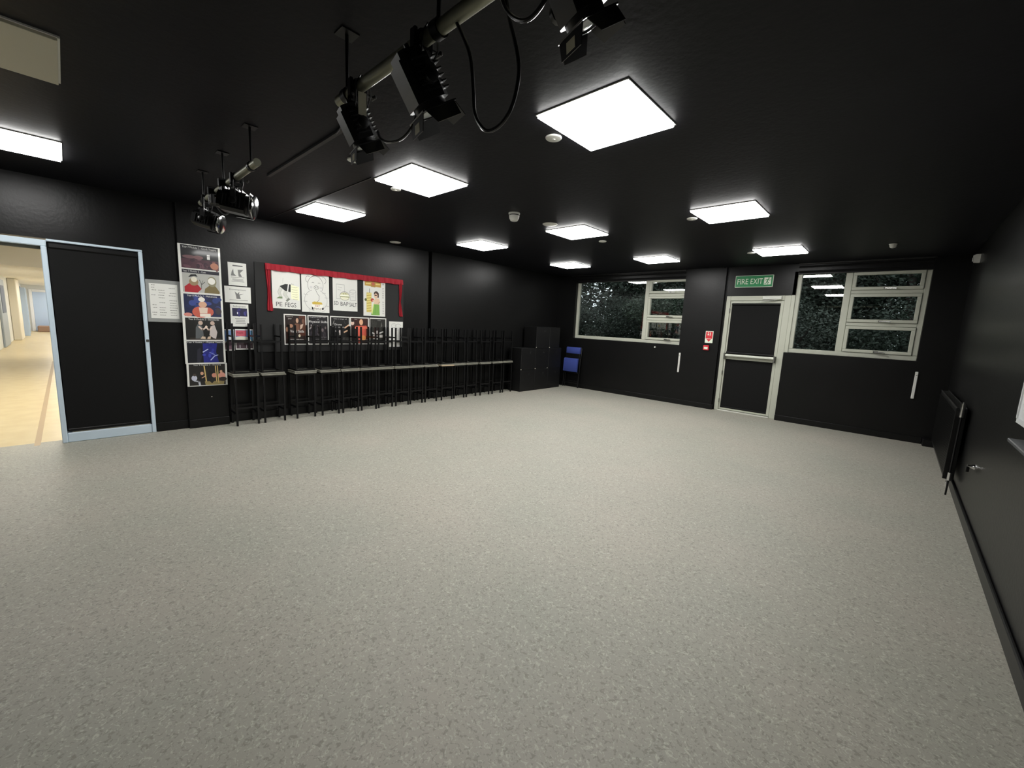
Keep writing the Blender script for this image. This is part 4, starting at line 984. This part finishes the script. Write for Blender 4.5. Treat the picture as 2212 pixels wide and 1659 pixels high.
a = dark((58, 34, 30)); a.rect((30, 24, 24), .06, .30, .04, .60); a.ell((226, 196, 180), .12, .78, .09, .08); a.ell(K, .12, .85, .08, .03); a.ell((228, 176, 140), .58, .82, .10, .11); a.rect((212, 96, 78), .40, .86, .30, .64); a.poly((212, 96, 78), [(.22, .60), (.30, .68), (.86, .70), (.94, .60), (.80, .56)]); a.rect((226, 120, 96), .24, .92, .58, .635); a.ell((222, 150, 84), .70, .24, .14, .10); a.rect((190, 84, 70), .42, .54, .04, .34)
a.text((214, 210, 206), 'Use', .22, .36, .905, .94); a.text((200, 196, 190), 'your body and', .50, .92, .15, .185); a.text((200, 196, 190), 'facial expression', .50, .92, .09, .12)
P5.append((a, 'poster of a person in an orange-red top, fourth of the lower row'))
a = dark((40, 40, 36)); blobs(a, 8, (.1, .5, .7, .93), [(60, 60, 56), (52, 52, 48)], .04, .08); a.poly((110, 110, 104), [(.66, .64), (.70, .86), (.76, .70)]); a.line((200, 198, 194), [(.16, .44), (.30, .40)], .05); a.ell((196, 190, 186), .44, .46, .06, .06); a.line((200, 198, 194), [(.56, .42), (.80, .48)], .05); a.rect((186, 182, 176), .22, .30, .20, .36); a.rect((186, 182, 176), .42, .50, .18, .34); a.rect((186, 182, 176), .56, .78, .26, .36)
a.text((190, 188, 184), 'Use', .48, .66, .90, .935); a.lines((140, 138, 134), .18, .86, (.14, .09), .03)
P5.append((a, 'darkest poster, fifth of the lower row beside the white sheet'))
ylr = [(2.150, 2.462), (2.480, 2.792), (2.818, 3.136), (3.142, 3.466), (3.478, 3.788)]
for (a, lb), (q0, q1) in zip(P5, ylr):
    poster('drama_poster', lb, XD, q0, q1, 1.055, 1.500, a, 'poster', 'dark drama posters', gloss=True)
a = Art(); a.arc(LT, .34, .84, .18, .08, 0, 360, .012); a.arc(LT, .66, .82, .20, .09, 10, 200, .012); a.ell(GY, .28, .87, .014, .01, 8); a.ell(GY, .44, .84, .014, .01, 8); a.arc(LT, .60, .72, .16, .06, 120, 300, .012); a.text(SK, 'A', .50, .60, .70, .76); a.text(SK, 'e', .20, .26, .48, .52)
poster('drawing_poster', 'white sheet with a faint doodle, at the right end of the lower row', XD, 3.845, 4.118, 1.010, 1.452, a, 'poster', 'hand-drawn posters', gloss=True)
# bright flecks of missing paint on the walls
fk = MB(); fk.add([(XP + .0006, 1.215, .385), (XP + .0006, 1.228, .384), (XP + .0006, 1.230, .392), (XP + .0006, 1.216, .394), (XP + .0002, 1.215, .385), (XP + .0002, 1.230, .392)], [(0, 1, 2, 3)])
tag(fk.build('paint_chip', CHIP), 'tiny white paint chip low on the pilaster below the poster column', 'paint chip')

# ------------------------------------------------------------------ outside: ground, hedge and trees seen through the windows
struct('ground', MB().box(-40, 30, YB + .25, 60, -.5, -.1), mat('rough grass', (58, 68, 44), .9, vary=(2.5, .6, (40, 48, 32)), bump=(12, .5)), 'rough grass outside the windows', 'grass')
BARK = mat('dark bark', (44, 38, 32), .9, bump=(20, .5))
LEAFM = [mat('dark green leaves', (34, 46, 34), .6), mat('grey green leaves', (60, 68, 58), .6), mat('mid green leaves', (44, 58, 40), .6)]
def leaf_cloud(rnd, centres, n, size):
    v = []; f = []
    for _ in range(n):
        cx, cy, cz, rx, ry, rz_ = rnd.choice(centres)
        u = rnd.gauss(0, 1), rnd.gauss(0, 1), rnd.gauss(0, 1); l = math.sqrt(sum(q * q for q in u)) or 1; rad = rnd.random() ** .4
        p = Vector((cx + rx * rad * u[0] / l, cy + ry * rad * u[1] / l, max(-.05, cz + rz_ * rad * u[2] / l)))
        a1 = Vector((rnd.uniform(-1, 1), rnd.uniform(-1, 1), rnd.uniform(-.6, .6))).normalized()
        b1 = a1.cross(Vector((rnd.uniform(-1, 1), rnd.uniform(-1, 1), rnd.uniform(-1, 1)))).normalized()
        s1 = size * rnd.uniform(.6, 1.3); b_ = len(v)
        v += [p - a1 * s1, p + b1 * s1 * .45, p + a1 * s1, p - b1 * s1 * .45]; f.append((b_, b_ + 1, b_ + 2, b_ + 3))
    return v, f
def plant(name, label, x, y, height, spread, n, leaf, mi, seed, trunk=True, low=.0, cat='tree', group='trees outside the windows'):
    rnd = random.Random(seed); e = empty(name, (x, y, -.1)); tag(e, label, cat, group)
    cs = []
    for k in range(12):
        zz = low + (height - low) * rnd.uniform(.08, .95); s_ = spread * (1.0 - .45 * abs(zz / height - .5) * 2 * .6)
        cs.append((rnd.uniform(-.7, .7) * s_, rnd.uniform(-.5, .5) * s_, zz, spread * .55, spread * .5, height * .16))
    t_ = MB()
    if trunk:
        lean = rnd.uniform(-.4, .4)
        t_.tube([(0, 0, -.1), (lean * .3, 0, height * .3), (lean, .1, height * .85)], [.16, .12, .04], 8)
    for c_ in cs[:8]:
        t_.tube([(0, 0, max(.1, c_[2] * .45)), (c_[0] * .6, c_[1] * .6, c_[2] * .8), (c_[0], c_[1], c_[2])], [.05, .03, .012], 6)
    t_.build('trunk' if trunk else 'branches', BARK, e, smooth=True)
    v, f = leaf_cloud(rnd, cs, n, leaf)
    me = bpy.data.meshes.new('foliage'); me.from_pydata(v, [], f); me.materials.append(LEAFM[mi]); me.update()
    o = bpy.data.objects.new('foliage', me); C.objects.link(o); o.parent = e; o['kind'] = 'stuff'
# hedge plants close to the building, seen over the sills
for i, (x, y, h_, s_, mi) in enumerate(((-12.2, 13.2, 2.6, 1.3, 1), (-10.2, 12.8, 2.1, 1.3, 1), (-8.6, 12.3, 2.3, 1.2, 1), (-7.0, 12.6, 2.5, 1.2, 0), (-5.3, 12.4, 2.6, 1.2, 2), (-3.6, 12.2, 2.4, 1.2, 1), (-2.2, 12.6, 2.5, 1.2, 1), (-.8, 12.0, 2.3, 1.1, 0), (.6, 12.4, 2.6, 1.2, 0), (2.0, 12.6, 2.6, 1.2, 2))):
    plant('shrub', '%s leafy shrub outside, counted from the left of the wide window' % ords[i], x, y, h_, s_, 9000 if i > 3 else 15000, .038, mi, 20 + i, trunk=False, low=.15, cat='shrub', group='shrubs outside the windows')
tl = ('far left behind the wide window', 'behind the bright sky gaps of the wide window', 'behind the middle of the wide window', 'right of the sky gaps in the wide window', 'behind the casements of the wide window', 'behind the column and fire exit', 'with the dark trunk in the window right of the exit', 'behind the casements right of the exit', 'at the far right behind the building line')
for i, (x, y, h_, s_, n_) in enumerate(((-15.0, 16.5, 7.5, 2.4, 9000), (-11.6, 16.8, 6.5, 2.0, 3000), (-9.4, 16.5, 7.0, 2.2, 4200), (-7.4, 15.6, 7.2, 2.1, 9000), (-5.4, 16.0, 7.5, 2.2, 9000), (-3.6, 15.6, 7.0, 2.1, 9000), (-1.7, 15.0, 7.0, 2.0, 9000), (.2, 15.4, 7.2, 2.1, 9000), (2.4, 16.0, 7.4, 2.2, 9000))):
    plant('tree', 'leafy tree outside, %s' % tl[i], x, y, h_, s_, (int(n_ * 3.0) if i not in (1, 2) else int(n_ * 1.0)), (.058 if i not in (1, 2) else .12), (0, 2, 0, 0, 0, 2, 1, 0, 0)[i], 60 + i, low=.5)
for i, (x, y) in enumerate(((-9.6, 21.5), (-6.8, 20.5), (-4.2, 20.8), (-1.8, 20.0), (.6, 20.4), (3.2, 21.0), (-17.5, 22.0), (-20.5, 23.0))):
    plant('tree', '%s dense tree of the far row outside, counted rightwards from the wide window' % ords[i], x, y, 8.0 if i < 6 else 7.5, 2.6, 16000, .12, 0, 90 + i, low=.3, group='far trees outside the windows')
bpy.context.view_layer.update()
